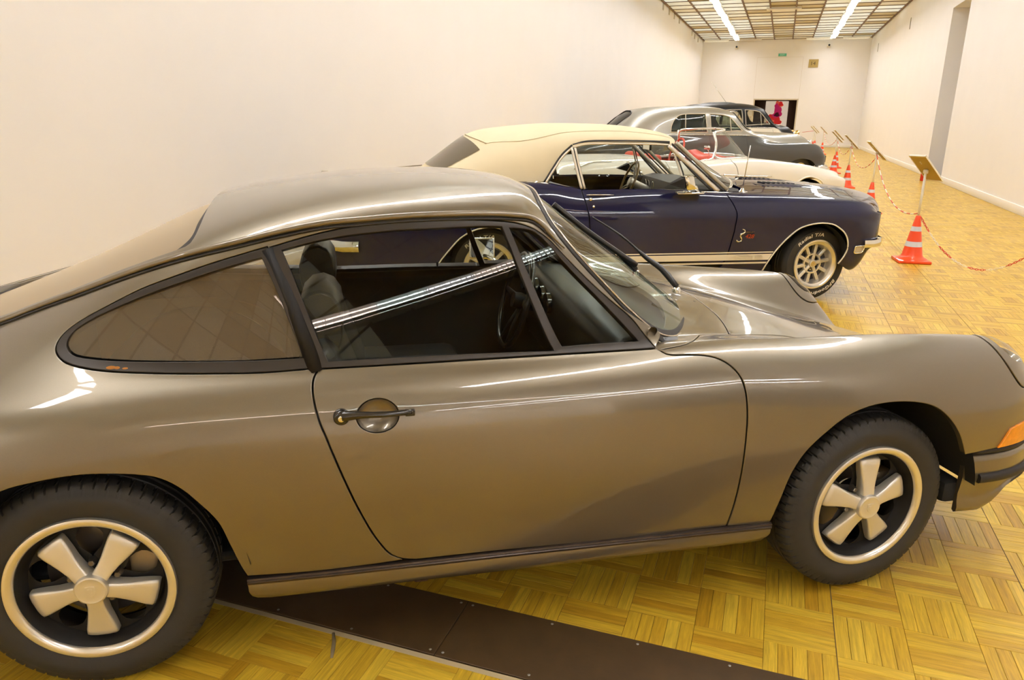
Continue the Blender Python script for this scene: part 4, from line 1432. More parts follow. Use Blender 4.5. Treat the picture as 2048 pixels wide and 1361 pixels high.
    mk('bumper_seal', [(x, -y, z) for x, y, z in V], F, SEAL, bum)
    V, F = rbox(2.60, 2.68, -.69, -.42, .25, .33, .02, 2)
    mk('horn_bracket', V, F, FLATBLACK, root, True, angle=40)
    # underside
    b = B()
    b.add(*rbox(.40, 1.92, -.66, .66, .21, .27, .02, 2))
    b.add(*rbox(-.80, .40, -.46, .46, .22, .40, .04, 2))
    b.add(*rbox(1.92, 2.70, -.46, .46, .24, .42, .04, 2))
    b.mk('underbody', FLATBLACK, root, True, angle=40)
    mk('jack_socket', *rbox(.835, .875, -.70, -.655, .188, .212, .003, 1), mat('rusty_steel', (.07, .03, .018), .8), root, False)
    # wheels
    for (x, y, st, side, sp_) in ((0, .6435, 0, 1, -math.pi / 2), (2.271, .6485, -.084, 1, math.pi / 2 - .03), (0, .6435, 0, -1, .3), (2.271, .6485, -.084, -1, .9)):
        fuchs_wheel(root, (x, -side * y, .303), -st, side, spin=sp_)
    # wipers on the screen
    WB = mat('wiper_black', (.012, .011, .010), .4)
    def wiper(pts, blade):
        P = smooth([p for p in pts], .03)
        r = np.interp(np.linspace(0, 1, len(P)), [0, .12, .2, .45, .5, 1], [.011, .013, .012, .008, .0045, .003])
        V, F = tube([(x, -y, z) for x, y, z in P], r, 8)
        w_ = mk('wiper_arm', V, F, WB, root)
        if blade:
            V, F = tube([(x, -y, z) for x, y, z in smooth(blade, .03)], .0075, 8, flat=1.3)
            mk('wiper_blade', V, F, WB, w_)
        V, F = lathe([(0, .02), (.012, .02), (.016, .012), (.017, 0)], 16, 'z')
        p = pts[0]
        mk('wiper_pivot', [(x + p[0], y - p[1], z + p[2] - .022) for x, y, z in V], F, CHROME, w_)
    wiper([(1.890, .03, .880), (1.853, -.03, .935), (1.80, -.06, .975), (1.71, -.10, 1.055), (1.60, -.13, 1.125)], None)
    wiper([(1.735, .00, .945), (1.71, .00, .968), (1.66, .00, 1.012), (1.56, .00, 1.085), (1.47, .00, 1.148)], [(1.73, .02, .965), (1.64, .015, 1.025), (1.53, .01, 1.10), (1.41, .005, 1.192)])
    mk('washer_jet', *rbox(1.905, 1.925, -.135, -.115, .832, .846, .003, 1), SEAL, root, False)
    # aerial lying along the far edge of the roof
    b = B()
    b.add(*rbox(.594, .622, .575, .60, 1.258, 1.272, .003, 1))
    b.add(*tube([(.622, .588, 1.266), (.66, .586, 1.263), (1.0, .58, 1.292)], .0025, 6))
    b.mk('roof_aerial', mat('aerial_steel', (.45, .40, .33), .3, .8), root)
    # cabin
    b = B()
    b.add(*rbox(-.30, 1.9, -.62, .62, .27, .30, .01, 1))
    b.add(*rbox(-.45, .30, -.55, .55, .30, .55, .05, 2))
    b.add(*rbox(-.48, -.28, -.50, .50, .50, .86, .06, 2))
    b.add(*rbox(.5, 1.5, -.09, .09, .28, .40, .04, 2))
    b.mk('cabin_floor', CARPET, root, True, angle=40)
    for y, fx in ((.35, .0), (-.35, -.035)):
        s = thing_part('seat', root, LEATHER, rbox(.70 + fx, 1.16 + fx, -y - .235, -y + .235, .38, .53, .05, 3))
        V, F = rbox(-.055, .055, -.235, .235, 0, .46, .045, 3)
        c_, s_ = math.cos(.33), math.sin(.33)
        mk('backrest', [(.735 + fx + x * c_ - z * s_, y_ - y, .44 + x * s_ + z * c_) for x, y_, z in V], F, LEATHER, s, True, angle=40)
        # D-shaped headrest: rounded over the top, flat at both ends
        pr = [(-.055 + .0, -.085), (-.066, -.03), (-.066, .02), (-.052, .062), (-.025, .088), (.008, .094), (.038, .080), (.058, .048), (.064, .005), (.062, -.05), (.052, -.085)]
        sy = [(-.135, .90), (-.130, .97), (-.12, 1.0), (.12, 1.0), (.130, .97), (.135, .90)]
        V = [(.607 + fx + x * k, q - y, .925 + z * k + .01 * (y < 0)) for q, k in sy for x, z in pr]
        n = len(pr)
        F = [(i * n + j, i * n + (j + 1) % n, (i + 1) * n + (j + 1) % n, (i + 1) * n + j) for i in range(len(sy) - 1) for j in range(n)] + [tuple(range(n)), tuple((len(sy) - 1) * n + j for j in range(n))]
        mk('headrest', V, F, LEATHER, s, True, angle=50)
    prof = [(1.47, .55), (1.455, .66), (1.44, .80), (1.447, .845), (1.475, .868), (1.53, .874), (1.60, .862), (1.75, .83), (1.86, .80)]
    ys = [-.60, -.59, 0, .59, .60]
    V = [(x, y, z - (.01 if abs(y) == .6 else 0)) for y in ys for x, z in prof]
    n = len(prof)
    F = [(i * n + j, i * n + j + 1, (i + 1) * n + j + 1, (i + 1) * n + j) for i in range(4) for j in range(n - 1)]
    F += [tuple(range(n)), tuple(4 * n + j for j in range(n))]
    dash = mk('dashboard', V, F, LEATHER, root, True, angle=45)
    for y, r_ in ((.56, .040), (.462, .046), (.35, .056), (.235, .046), (.135, .040)):
        V, F = lathe([(0, 0), (r_ * .9, 0), (r_ * .92, -.012), (r_, -.012), (r_ * 1.02, .004)], 28, 'x')
        mk('gauge', [(x + 1.437, q + y, z + .795) for x, q, z in V], F, mat('gauge_black', (.02, .021, .022), .15, coat=1), dash, True, angle=40)
    # steering wheel with spokes and column
    c = np.array([1.352, .36, .757]); tl = .28
    ex, ez = np.array([0, 1, 0.]), np.array([math.sin(tl), 0, math.cos(tl)])
    nn = np.array([math.cos(tl), 0, -math.sin(tl)])
    V, F = tube([c + .197 * (ex * math.cos(t) + ez * math.sin(t)) for t in np.linspace(0, 2 * math.pi, 57)[:-1]], .0125, 10, closed=True, up=nn)
    sw = mk('steering_wheel', V, F, mat('wheel_rim_black', (.02, .019, .017), .2, coat=.5), root)
    for t in (math.pi * .02, math.pi * .98, -math.pi / 2 - .28, -math.pi / 2 + .28):
        V, F = tube([c + nn * .03 + .03 * (ex * math.cos(t) + ez * math.sin(t)), c + nn * .012 + .11 * (ex * math.cos(t) + ez * math.sin(t)), c + .19 * (ex * math.cos(t) + ez * math.sin(t))], [.016, .013, .010], 8, flat=.35, up=nn)
        mk('spoke', V, F, BLACK, sw)
    V, F = tube([c - nn * .01, c + nn * .02, c + nn * .05, c + nn * .20], [.032, .036, .03, .022], 20)
    mk('steering_hub', V, F, BLACK, sw, True, angle=50)
    # far door mirror on its stalk
    mc = np.array([1.297, .86, .889])
    nrm = np.array([-.10, -.95, .16]); nrm /= np.linalg.norm(nrm)
    ax = np.cross(nrm, (0, 0, 1)); ax /= np.linalg.norm(ax); up_ = np.cross(ax, nrm)
    def place(V):
        return [mc + ax * x + up_ * y + nrm * z for x, y, z in V]
    V, F = rbox(-.060, .060, -.050, .050, -.022, .004, .010, 3)
    mir = mk('door_mirror', place(V), F, CHROME, root, True, angle=40)
    V, F = rbox(-.054, .054, -.044, .044, .002, .0055, .0015, 1)
    mk('mirror_glass', place(V), F, mat('mirror', (.92, .92, .90), .01, 1.0), mir, False)
    V, F = tube([mc - nrm * .01 - up_ * .03 + ax * 0, (1.345, .80, .842), (1.385, .715, .80)], [.010, .009, .016], 10)
    mk('mirror_stalk', V, F, CHROME, mir)
    V, F = lathe([(.0, .02), (.004, .02), (.0055, .014), (.004, 0)], 10)
    mk('lock_button', [(x + 1.06, y + .635, z + .855) for x, y, z in V], F, BLACK, root)
    return root

def thing_part(name, parent, m, vf):
    return mk(name, vf[0], vf[1], m, parent, True, angle=40)

coupe()
# ---------------------------------------------------------------- the dark blue convertible with its cream top up
def convertible():
    root = thing('convertible_car', 'dark blue convertible with cream fabric top up and white side stripes, behind the grey coupe', 'car', (-.2624, 6.6636, 0), .0931)
    BLUE = mat('deep_blue_paint', (.004, .0045, .034), .5, 0, 1.0, .015, spec=.1)
    CREAM = mat('cream_canvas', (.70, .60, .40), .85, noise=.05, nscale=6, bump=.2, bscale=500)
    WHITE = mat('stripe_white', (.80, .76, .66), .4)
    CG = glass('convertible_glass', (.86, .89, .86))
    lowr = [(.70, .20), (.80, .235), (.845, .33), (.858, .45), (.865, .60), (.868, .695), (.867, .748)]
    def st(x, up, inn, dx=(0,) * 14, k=1.0, zl=0.0):
        """up: crease..belt three (y,z); inn: four (y,z) inwards to the centre"""
        r = [(y * k, z + zl * (i < 3)) for i, (y, z) in enumerate(lowr)] + up + inn
        return [(x + d, y, z) for (y, z), d in zip(r, dx)]
    flat = lambda z: [(.70, z + .008), (.48, z + .015), (.24, z + .02), (0, z + .022)]
    net = [
        st(-1.30, [(.66, .82), (.64, .88), (.60, .905)], [(.52, .915), (.36, .92), (.18, .925), (0, .926)], k=.78),
        st(-1.16, [(.80, .83), (.775, .90), (.73, .93)], [(.64, .94), (.44, .945), (.22, .95), (0, .952)], k=.94),
        st(-.80, [(.85, .84), (.822, .922), (.775, .962)], flat(.965)),
        st(-.40, [(.858, .845), (.828, .93), (.778, .972)], flat(.975)),
        st(0.0, [(.858, .845), (.828, .93), (.778, .978)], flat(.98)),
        st(.36, [(.853, .84), (.824, .925), (.775, .980)], flat(.982)),
        st(.52, [(.850, .834), (.820, .91), (.776, .966)], flat(.968)),
        st(.72, [(.847, .826), (.816, .892), (.78, .936)], flat(.938)),
        st(1.1, [(.845, .826), (.815, .893), (.78, .933)], flat(.934)),
        st(1.5, [(.845, .826), (.815, .890), (.78, .928)], flat(.93)),
        st(1.9, [(.845, .824), (.818, .876), (.78, .905)], [(.69, .915), (.47, .93), (.23, .945), (0, .95)]),
        st(2.3, [(.845, .824), (.820, .868), (.78, .893)], [(.68, .905), (.46, .925), (.22, .942), (0, .946)]),
        st(2.7, [(.845, .82), (.820, .852), (.78, .871)], [(.67, .886), (.45, .91), (.22, .93), (0, .934)]),
        st(2.98, [(.838, .808), (.815, .838), (.775, .853)], [(.66, .868), (.44, .892), (.22, .912), (0, .917)]),
        st(3.13, [(.815, .785), (.793, .812), (.758, .828)], [(.65, .848), (.43, .872), (.21, .892), (0, .897)], dx=(0,) * 10 + (.02, .06, .09, .10), k=.97, zl=.06),
        st(3.22, [(.775, .745), (.756, .770), (.728, .785)], [(.64, .815), (.43, .842), (.21, .862), (0, .867)], dx=(-.06, -.04, -.01) + (0,) * 7 + (.03, .10, .16, .18), k=.925, zl=.14),
        st(3.275, [(.735, .70), (.72, .715), (.70, .725)], [(.625, .765), (.42, .80), (.21, .822), (0, .828)], dx=(-.12, -.06, -.02) + (0,) * 7 + (.05, .14, .22, .24), k=.875, zl=.18),
        st(3.30, [(.69, .65), (.68, .655), (.67, .66)], [(.60, .70), (.41, .735), (.20, .755), (0, .76)], dx=(-.14, -.08, -.03) + (0,) * 7 + (.06, .16, .25, .27), k=.82, zl=.2),
        st(3.305, [(.60, .57), (.60, .575), (.59, .58)], [(.53, .62), (.36, .64), (.18, .65), (0, .655)], dx=(-.13, -.08, -.03) + (0,) * 7 + (.06, .16, .25, .27), k=.70, zl=.22),
    ]
    S = Surf(net)
    xz = lambda pts, **k: [tuple(p) for p in S.at(pts, (0, 2), vr=(0, 9.4), **k)]
    dr = [(.735, .933), (.738, .905), (.760, .84), (.784, .748), (.792, .687), (.80, .60), (.79, .48), (.765, .36)]
    df = [(1.905, .905), (1.94, .86), (1.98, .788), (1.993, .752), (1.986, .617), (1.970, .52), (1.953, .435), (1.925, .345)]
    fa = [(2.262, .25), (2.290, .33), (2.348, .437), (2.408, .515), (2.47, .58), (2.55, .637), (2.64, .664), (2.72, .672), (2.803, .663), (2.872, .629), (2.926, .584), (2.958, .527), (2.968, .459), (2.948, .395), (2.91, .33)]
    ra = [(-.44, .27), (-.40, .37), (-.314, .479), (-.215, .578), (-.096, .636), (.0, .652), (.081, .642), (.2, .60), (.321, .52), (.39, .446), (.43, .36), (.45, .29)]
    door = loop(join(xz(dr), [xz(dr)[-1], xz(df)[-1]], xz(df)[::-1], [xz(df)[0], (10.0, 9.35), (8.0, 9.35), xz(dr)[0]]), .15)
    Q = xz(dr)
    quarter = loop(join(Q, [Q[-1]] + xz([(.77, .25), (.46, .25)]), [xz([(.46, .25)])[0]] + xz(ra)[::-1], [xz(ra)[0]] + xz([(-.9, .27)], ur=(0, 5)) + [(.05, 2)], [(.05, 2), (.05, 13)], [(.05, 13), (5.0, 13)], [(5.0, 13), (5.2, 11), (5.6, 10.2), (6.6, 9.8), Q[0]]), .15)
    Fd = xz(df)
    FA = xz(fa, ur=(9, 17))
    fender = loop(join(Fd, [Fd[-1]] + xz([(1.90, .25), (2.25, .245)]), [xz([(2.25, .245)])[0]] + FA, [FA[-1], (13.6, .9), (15, 1.0), (18, 1.2)], [(18, 1.2), (18, 10.1)], [(18, 10.1), (15.5, 10.2), (13.5, 10.15), (11, 10.1), (10.1, 10.0), Fd[0]]), .15)
    hood = loop(join([(10.6, 13), (10.6, 10.1), ], [(10.6, 10.1), (13.5, 10.15), (15.5, 10.2), (18, 10.1)], [(18, 10.1), (18, 13)], [(18, 13), (10.6, 13)]), .2)
    deck = loop(join([(7.2, 9.3), (6.6, 9.8), (5.6, 10.2), (5.2, 11), (5.0, 13)], [(5.0, 13), (5.4, 13), (5.7, 11), (6.3, 10.1), (7.2, 9.5)]), .15)
    for side in (1, -1):
        k = dict(side=side, gap=.006, roll=.004, deep=.02, h=.05)
        d = panel('door', S, door, BLUE, root, **k)
        panel('rear_quarter', S, quarter, BLUE, root, **k)
        f = panel('fender', S, fender, BLUE, root, **k)
        panel('door_lining', S, loop([(4.5, 1.0), None, (10.6, 1.0), None, (10.6, 9.2), None, (4.5, 9.2), None], .4), BLACK, root, side=side, hem=False, off=-.05, h=.15)
        for loop_, nm in ((FA, 'arch_moulding'), (xz(ra), 'arch_moulding')):
            V, F = tube(on(S, np.array(smooth(loop_, .15)), .003, side), .006, 6)
            mk(nm, V, F, WHITE, root)
        arch_liner(root, 2.65, .31, .365, .45, .83, side)
        arch_liner(root, 0, .31, .365, .45, .83, side)
        # stripes: thin, broad, thin, with dark gaps, set a hair proud of the paint
        def band(z0, z1, x0, x1, nm, m, par):
            sl0, sl1 = .009, .012
            zz = lambda z, x: z + (x - 1.72) * .010
            lo = xz([(x, zz(z0, x)) for x in np.linspace(x0 - (z0 - .43) * .30, x1 - (.43 - z0) * .52, 24)])
            hi = xz([(x, zz(z1, x)) for x in np.linspace(x0, x1 - (.43 - z1) * .52, 24)])
            panel(nm, S, [tuple(p) for p in lo] + [tuple(p) for p in hi[::-1]], m, par, side=side, off=.0016, hem=False, h=.1)
        for a, b_ in ((.424, .4335), (.364, .414), (.333, .347)):
            band(a, b_, .56, 2.335, 'side_stripe', WHITE, f)
        band(.3615, .4155, 1.985, 2.262, 'stripe_plate', BLACK, f)
    V, F = text_arrays('GT500 KR', .062, .0006, .18, 1.0, .0016)
    w_ = V[:, 0].max() - V[:, 0].min()
    V[:, 0] *= .252 / w_
    V[:, 1] *= .037 / (V[:, 1].max() - V[:, 1].min())
    pts = xz([(2.125 + x, .393 + y) for x, y, z in V])
    mk('model_lettering', on(S, pts, .003, 1), F, WHITE, f0(root, 'fender'), False)
    # snake badge and its lettering
    sn = [(2.028, .612), (2.046, .606), (2.052, .592), (2.040, .580), (2.022, .572), (2.016, .556), (2.026, .540), (2.030, .522), (2.014, .512), (1.994, .514), (1.990, .524)]
    sn = [(x + .022, z + .012) for x, z in sn]
    V, F = tube(on(S, xz(smooth(sn, .006)), .003, 1), [.004 + .004 * math.sin(i * .12) ** 2 for i in range(len(smooth(sn, .006)))], 6)
    bd = mk('snake_badge', V, F, CHROME, root)
    for body, cx, cz, hgt, wid, m in (('428', 2.118, .567, .034, .075, mat('badge_red', (.65, .10, .03), .4)), ('COBRA JET', 2.108, .600, .010, .095, mat('badge_gold', (.45, .33, .12), .35, .6))):
        V, F = text_arrays(body, .05, .0004, .2, 1, .001)
        V[:, 0] *= wid / (V[:, 0].max() - V[:, 0].min()); V[:, 1] *= hgt / (V[:, 1].max() - V[:, 1].min())
        mk('badge_lettering', on(S, xz([(cx + x, cz + y) for x, y, z in V]), .004, 1), F, m, bd, False)
    panel('hood', S, hood, BLUE, root, both=True, gap=.006, deep=.02, h=.06)
    panel('rear_deck', S, deck, BLUE, root, both=True, gap=.006, deep=.02, h=.06)
    # hood: two raised humps with black louvres
    for y in (-.26, .26):
        b = B()
        n, m_ = 14, 8
        V = []
        for i in range(n + 1):
            for j in range(m_ + 1):
                x = 2.35 + .95 * i / n
                q = -1 + 2 * j / m_
                bul = .022 * (1 - q ** 4) * math.sin(math.pi * min(1, (i / n) * 1.25 + .05)) ** .5 if i < n * .78 else .022 * (1 - q ** 4) * max(0, (1 - (i / n - .78) / .22))
                zz = np.interp(x, [2.3, 2.7, 2.98, 3.2, 3.35], [.938, .925, .905, .88, .84])
                V.append((x, y + q * .11, zz - .006 + bul))
        F = [(i * (m_ + 1) + j, (i + 1) * (m_ + 1) + j, (i + 1) * (m_ + 1) + j + 1, i * (m_ + 1) + j + 1) for i in range(n) for j in range(m_)]
        hs = mk('hood_scoop', V, F, BLUE, root)
        for i in range(7):
            x = 2.42 + i * .045
            z0 = np.interp(x, [2.3, 2.7], [.938, .925]) + .0135
            mk('louvre', *rbox(x, x + .020, y - .062, y + .062, z0 - .01, z0 + .0035, .002, 1), FLATBLACK, hs, False)
    # fabric top
    T = Surf([
        [(-.40, .66, .985), (-.46, .57, 1.00), (-.52, .42, 1.02), (-.56, .22, 1.035), (-.575, 0, 1.04)],
        [(-.10, .695, .985), (-.20, .615, 1.09), (-.28, .45, 1.155), (-.335, .235, 1.185), (-.355, 0, 1.195)],
        [(.16, .705, .985), (.10, .645, 1.145), (.02, .50, 1.265), (-.09, .27, 1.325), (-.135, 0, 1.347)],
        [(.30, .71, .985), (.28, .65, 1.165), (.235, .515, 1.295), (.13, .275, 1.365), (.085, 0, 1.388)],
        [(.455, .70, .985), (.44, .645, 1.195), (.40, .52, 1.325), (.34, .28, 1.395), (.317, 0, 1.415)],
        [(.575, .70, 1.15), (.565, .655, 1.265), (.54, .51, 1.355), (.51, .275, 1.41), (.50, 0, 1.427)],
        [(.70, .672, 1.262), (.69, .64, 1.322), (.68, .50, 1.375), (.67, .27, 1.418), (.66, 0, 1.431)],
        [(1.03, .662, 1.289), (1.03, .635, 1.338), (1.03, .49, 1.383), (1.03, .26, 1.415), (1.03, 0, 1.426)],
        [(1.28, .662, 1.288), (1.29, .63, 1.328), (1.30, .485, 1.364), (1.31, .26, 1.392), (1.32, 0, 1.402)],
        [(1.445, .660, 1.282), (1.475, .62, 1.306), (1.51, .485, 1.328), (1.555, .26, 1.346), (1.58, 0, 1.354)],
        [(1.48, .660, 1.272), (1.515, .62, 1.284), (1.56, .485, 1.290), (1.62, .26, 1.302), (1.65, 0, 1.308)],
    ])
    rw = loop([(.30, 4), None, (.34, 2.7), (.50, 1.35), None, (1.45, 1.72), (1.70, 1.85), None, (1.78, 3.0), (1.8, 4), None], .1)
    full = loop([(0, 4), None, (0, 0), None, (3.95, 0), (4.4, 0), (5, 0), (6, 0), (10, 0), None, (10, 4), None], .1)
    top = panel('fabric_top', T, full, CREAM, root, holes=[], both=True, gap=0, roll=.006, deep=.02, h=.06)
    w_ = panel('rear_window', T, rw, glass('plastic_window', (.22, .22, .20), 1.5, .05, .12), top, both=True, hem=False, off=.004, h=.1)
    for pts, nm in (([(1.9, 4), (1.92, 3), (2.0, 2.15)], 'top_bow_welt'), ([(2.0, 2.15), (3.0, 1.95), (4.5, 1.9), (7, 1.85), (9.2, 1.9)], 'top_seam')):
        for side in (1, -1):
            V, F = tube(on(T, np.array(smooth(pts, .2)), .002, side), .008 if 'bow' in nm else .0028, 6, flat=.7)
            mk(nm, V, F, CREAM, top)
    # side glass on one flat sheet
    c = quad_sheet(np.array([(.5, .765, .94), (1.1, .768, .93), (1.9, .76, .91), (.6, .672, 1.26), (1.1, .660, 1.285), (1.5, .660, 1.275), (.5, .716, 1.1), (1.3, .712, 1.1), (1.8, .712, 1.08)]))
    tl = [(.445, .975), (.52, 1.087), (.594, 1.187), (.672, 1.255)]
    tt = [(.672, 1.255), (.772, 1.279), (1.031, 1.287), (1.30, 1.284), (1.462, 1.279)]
    CH = CHROME
    STR = mat('brushed_window_trim', (.72, .66, .56), .3, .7)
    for side in (1, -1):
        qw = smooth([(.455, .965), (.52, 1.078), (.594, 1.177), (.662, 1.25), None, (.735, .935), None, (.60, .945), (.52, .965), (.455, .965)], .03)[:-1]
        quad_pane('quarter_glass', c, qw, CG, root, side)
        dw = smooth([(.675, 1.25), (.772, 1.274), (1.031, 1.282), (1.40, 1.278), (1.47, 1.255), None, (1.565, 1.02), (1.58, .925), None, (.748, .93), None, (.675, 1.25)], .03)[:-1]
        quad_pane('window_glass', c, dw, CG, root, side)
        vw = smooth([(1.50, 1.225), None, (1.60, 1.115), (1.75, .985), (1.80, .94), (1.78, .925), None, (1.60, .925), None, (1.50, 1.225)], .03)[:-1]
        quad_pane('vent_glass', c, vw, CG, root, side)
        def strip(pts, r, m, nm, off=.002, flat=.5, par=root):
            V, F = tube(quad_line(c, pts, off, side), r, 8, flat=flat, up=(0, 1, 0))
            return mk(nm, V, F, m, par)
        strip(tl, .009, STR, 'quarter_trim')
        strip([(x, z - .004) for x, z in tt], .007, STR, 'window_trim')
        strip([(x - .004, z + .014) for x, z in tl], .010, SEAL, 'top_weatherstrip')
        strip([(x, z + .012) for x, z in tt], .014, SEAL, 'top_weatherstrip', -.004)
        strip([(.664, 1.25), (.698, 1.10), (.738, .935)], .011, STR, 'window_pillar')
        strip([(.690, 1.25), (.722, 1.10), (.762, .935)], .010, STR, 'window_pillar')
        strip([(.677, 1.25), (.710, 1.10), (.750, .935)], .005, SEAL, 'pillar_gap', .004)
        strip([(1.492, 1.225), (1.545, 1.07), (1.590, .925)], .008, CH, 'vent_post')
        strip([(1.508, 1.225), (1.565, 1.07), (1.612, .925)], .006, SEAL, 'vent_seal')
        strip([(1.52, 1.21), (1.61, 1.105), (1.72, 1.00), (1.795, .935)], .009, SEAL, 'vent_seal')
        strip([(1.45, 1.27), (1.55, 1.18), (1.70, 1.055), (1.86, .915)], .018, STR, 'screen_pillar', .004)
        strip([(1.48, 1.285), (1.585, 1.195), (1.735, 1.065), (1.905, .92)], .007, SEAL, 'pillar_seal', -.004)
        strip([(1.52, 1.295), (1.62, 1.205), (1.775, 1.07), (1.945, .925)], .016, mat('pillar_grey_trim', (.42, .38, .30), .35, .6), 'screen_frame', -.018)
        V, F = tube([(x, -side * y, z) for x, y, z in ((1.56, .785, .918), (1.80, .778, .912), (1.93, .765, .905), (1.985, .735, .905), (2.0, .68, .915))], .006, 6)
        mk('cowl_trim', V, F, CH, root)
        V, F = tube([(x, -side * y, z) for x, y, z in ((.30, .735, .985), (.40, .745, .985), (.47, .76, .972))], .010, 6)
        mk('top_end_trim', V, F, CH, root)
        # bright line along the shoulder edge, door handle and lock buttons
    V, F = tube([on(S, p, .014, 1) for p in xz([(.765, .889), (.80, .890), (.92, .8905), (.985, .889)])], [.006, .010, .009, .005], 8, flat=.6)
    hd = mk('door_handle', V, F, CH, root)
    for p, r_ in (((.80, .862), .014), ((.822, .807), .011)):
        q = on(S, xz([p])[0], 0, 1)
        V, F = lathe([(0, .016), (r_ * .5, .016), (r_, .010), (r_ * 1.05, 0)], 16, 'y')
        mk('lock_button', [(x + q[0], -y + q[1], z + q[2]) for x, y, z in V], F, CH, hd)
    # windscreen
    WS = Surf([[(1.475, .60, 1.278), (1.515, .50, 1.292), (1.585, .26, 1.305), (1.61, 0, 1.308)],
               [(1.62, .645, 1.155), (1.675, .54, 1.175), (1.76, .28, 1.19), (1.79, 0, 1.195)],
               [(1.77, .69, 1.035), (1.84, .58, 1.055), (1.94, .30, 1.075), (1.98, 0, 1.08)],
               [(1.925, .735, .915), (2.01, .62, .93), (2.13, .32, .955), (2.18, 0, .96)]])
    lp = loop([(0, 3), None, (0, .12), None, (3, .12), None, (3, 3), None], .2)
    wg = panel('windscreen', WS, lp, CG, root, both=True, hem=False, h=.1)
    for pts in ([(0, 3), (0, .1)], [(3, 3), (3, .1)]):
        for side in (1, -1):
            V, F = tube(on(WS, np.array(smooth(pts, .3)), .002, side), .014, 8)
            mk('screen_frame', V, F, CH, wg)
    for pts in (((2.26, .10, .962), (2.20, .30, .985), (2.08, .55, .99)), ((2.27, -.30, .962), (2.22, -.08, .99), (2.14, .14, .995))):
        V, F = tube([(x, -y, z) for x, y, z in pts], .006, 6)
        mk('wiper', V, F, CH, root)
    # interior
    VIN = mat('dark_vinyl', (.030, .026, .022), .5)
    b = B()
    b.add(*rbox(-.2, 1.9, -.72, .72, .25, .30, .01, 1))
    b.add(*rbox(-.15, .30, -.62, .62, .30, .62, .05, 2))
    b.add(*rbox(-.25, -.05, -.62, .62, .50, .95, .06, 2))
    b.mk('cabin_floor', VIN, root, True, angle=40)
    for y in (.37, -.37):
        s_ = thing_part('seat', root, VIN, rbox(.62, 1.15, y - .26, y + .26, .40, .56, .06, 3))
        V, F = rbox(-.07, .07, -.26, .26, 0, .52, .055, 3)
        mk('backrest', [(.63 + x * .95 - z * .30, y + q, .48 + x * .3 + z * .95) for x, q, z in V], F, VIN, s_, True, angle=40)
    prof = [(1.66, .60), (1.62, .74), (1.60, .87), (1.63, .935), (1.72, .955), (1.90, .945), (2.05, .93)]
    V = [(x, y, z - (.02 if abs(y) > .7 else 0)) for y in (-.72, -.70, -.45, 0, .45, .70, .72) for x, z in prof]
    n = len(prof)
    F = [(i * n + j, i * n + j + 1, (i + 1) * n + j + 1, (i + 1) * n + j) for i in range(6) for j in range(n - 1)] + [tuple(range(n)), tuple(6 * n + j for j in range(n))]
    dash = mk('dashboard', V, F, VIN, root, True, angle=45)
    for y in (.52, .41, .26):
        V, F = tube([(1.60, y + .048 * math.cos(t), .86 + .048 * math.sin(t)) for t in np.linspace(0, 6.283, 25)[:-1]], .003, 6, closed=True, up=(1, 0, 0))
        mk('gauge', V, F, CH, dash)
    cc = np.array([1.40, .37, .90]); tl_ = .38
    ex, ez = np.array([0, 1, 0.]), np.array([math.sin(tl_), 0, math.cos(tl_)])
    nn = np.array([math.cos(tl_), 0, -math.sin(tl_)])
    WOODR = mat('woodrim', (.42, .27, .10), .3, coat=.5)
    V, F = tube([cc + .195 * (ex * math.cos(t) + ez * math.sin(t)) for t in np.linspace(0, 6.2832, 49)[:-1]], .011, 8, closed=True, up=nn)
    sw = mk('steering_wheel', V, F, WOODR, root)
    for t in (math.pi / 2, -math.pi / 6, math.pi * 7 / 6):
        for q in (-.16, .16):
            V, F = tube([cc + nn * .03 + .05 * (ex * math.cos(t + q * 2.5) + ez * math.sin(t + q * 2.5)), cc + .188 * (ex * math.cos(t + q * .35) + ez * math.sin(t + q * .35))], .009, 6, flat=.4, up=nn)
            mk('spoke', V, F, STR, sw)
    V, F = tube([cc - nn * .0, cc + nn * .02, cc + nn * .04, cc + nn * .25], [.045, .052, .04, .03], 20)
    mk('steering_hub', V, F, ALUSAT, sw, True, angle=50)
    V, F = rbox(1.46, 1.48, -.08, .14, 1.205, 1.262, .008, 2)
    rm = mk('interior_mirror', V, F, BLACK, root, True, angle=40)
    mk('mirror_glass', *rbox(1.456, 1.461, -.075, .135, 1.21, 1.257, .001, 1), mat('mirror', (.92, .92, .90), .01, 1.0), rm, False)
    # door mirrors: polished head on a wedge-shaped foot
    for side in (1, -1):
        s = -side
        y0 = .90
        V, F = rbox(1.52, 1.60, -.055, .055, .945, 1.055, .014, 2)
        V = [(x - (z - 1.0) * .25, s * (y0 + y), z) for x, y, z in V]
        mr = mk('door_mirror', V, F, CH, root, True, angle=40)
        V = [(1.522 + .0, y0 - .05, .952), (1.522, y0 + .05, .952), (1.516, y0 + .05, 1.04), (1.516, y0 - .05, 1.04), (1.40, y0 - .02, .985), (1.40, y0 + .03, .985)]
        mk('mirror_shell', [(x, s * y, z) for x, y, z in V], [(0, 1, 5, 4), (1, 2, 5), (2, 3, 4, 5), (3, 0, 4)], BLACK, mr, False)
        V, F = rbox(1.48, 1.70, .80, .90, .905, .922, .006, 1)
        mk('mirror_foot', [(x, s * y, z) for x, y, z in V], F, CH, mr, True, angle=40)
        V, F = tube([(1.56, s * (y0 - .01), .95), (1.63, s * .86, .955), (1.67, s * .84, .915)], [.016, .022, .014], 8)
        mk('mirror_arm', V, F, CH, mr)
    # aerial
    V, F = lathe([(0, .03), (.010, .028), (.014, .012), (.030, .004), (.034, -.01)], 16)
    an = mk('radio_aerial', [(x * 1.5 + 2.085, y - .70, z + .905) for x, y, z in V], F, CH, root)
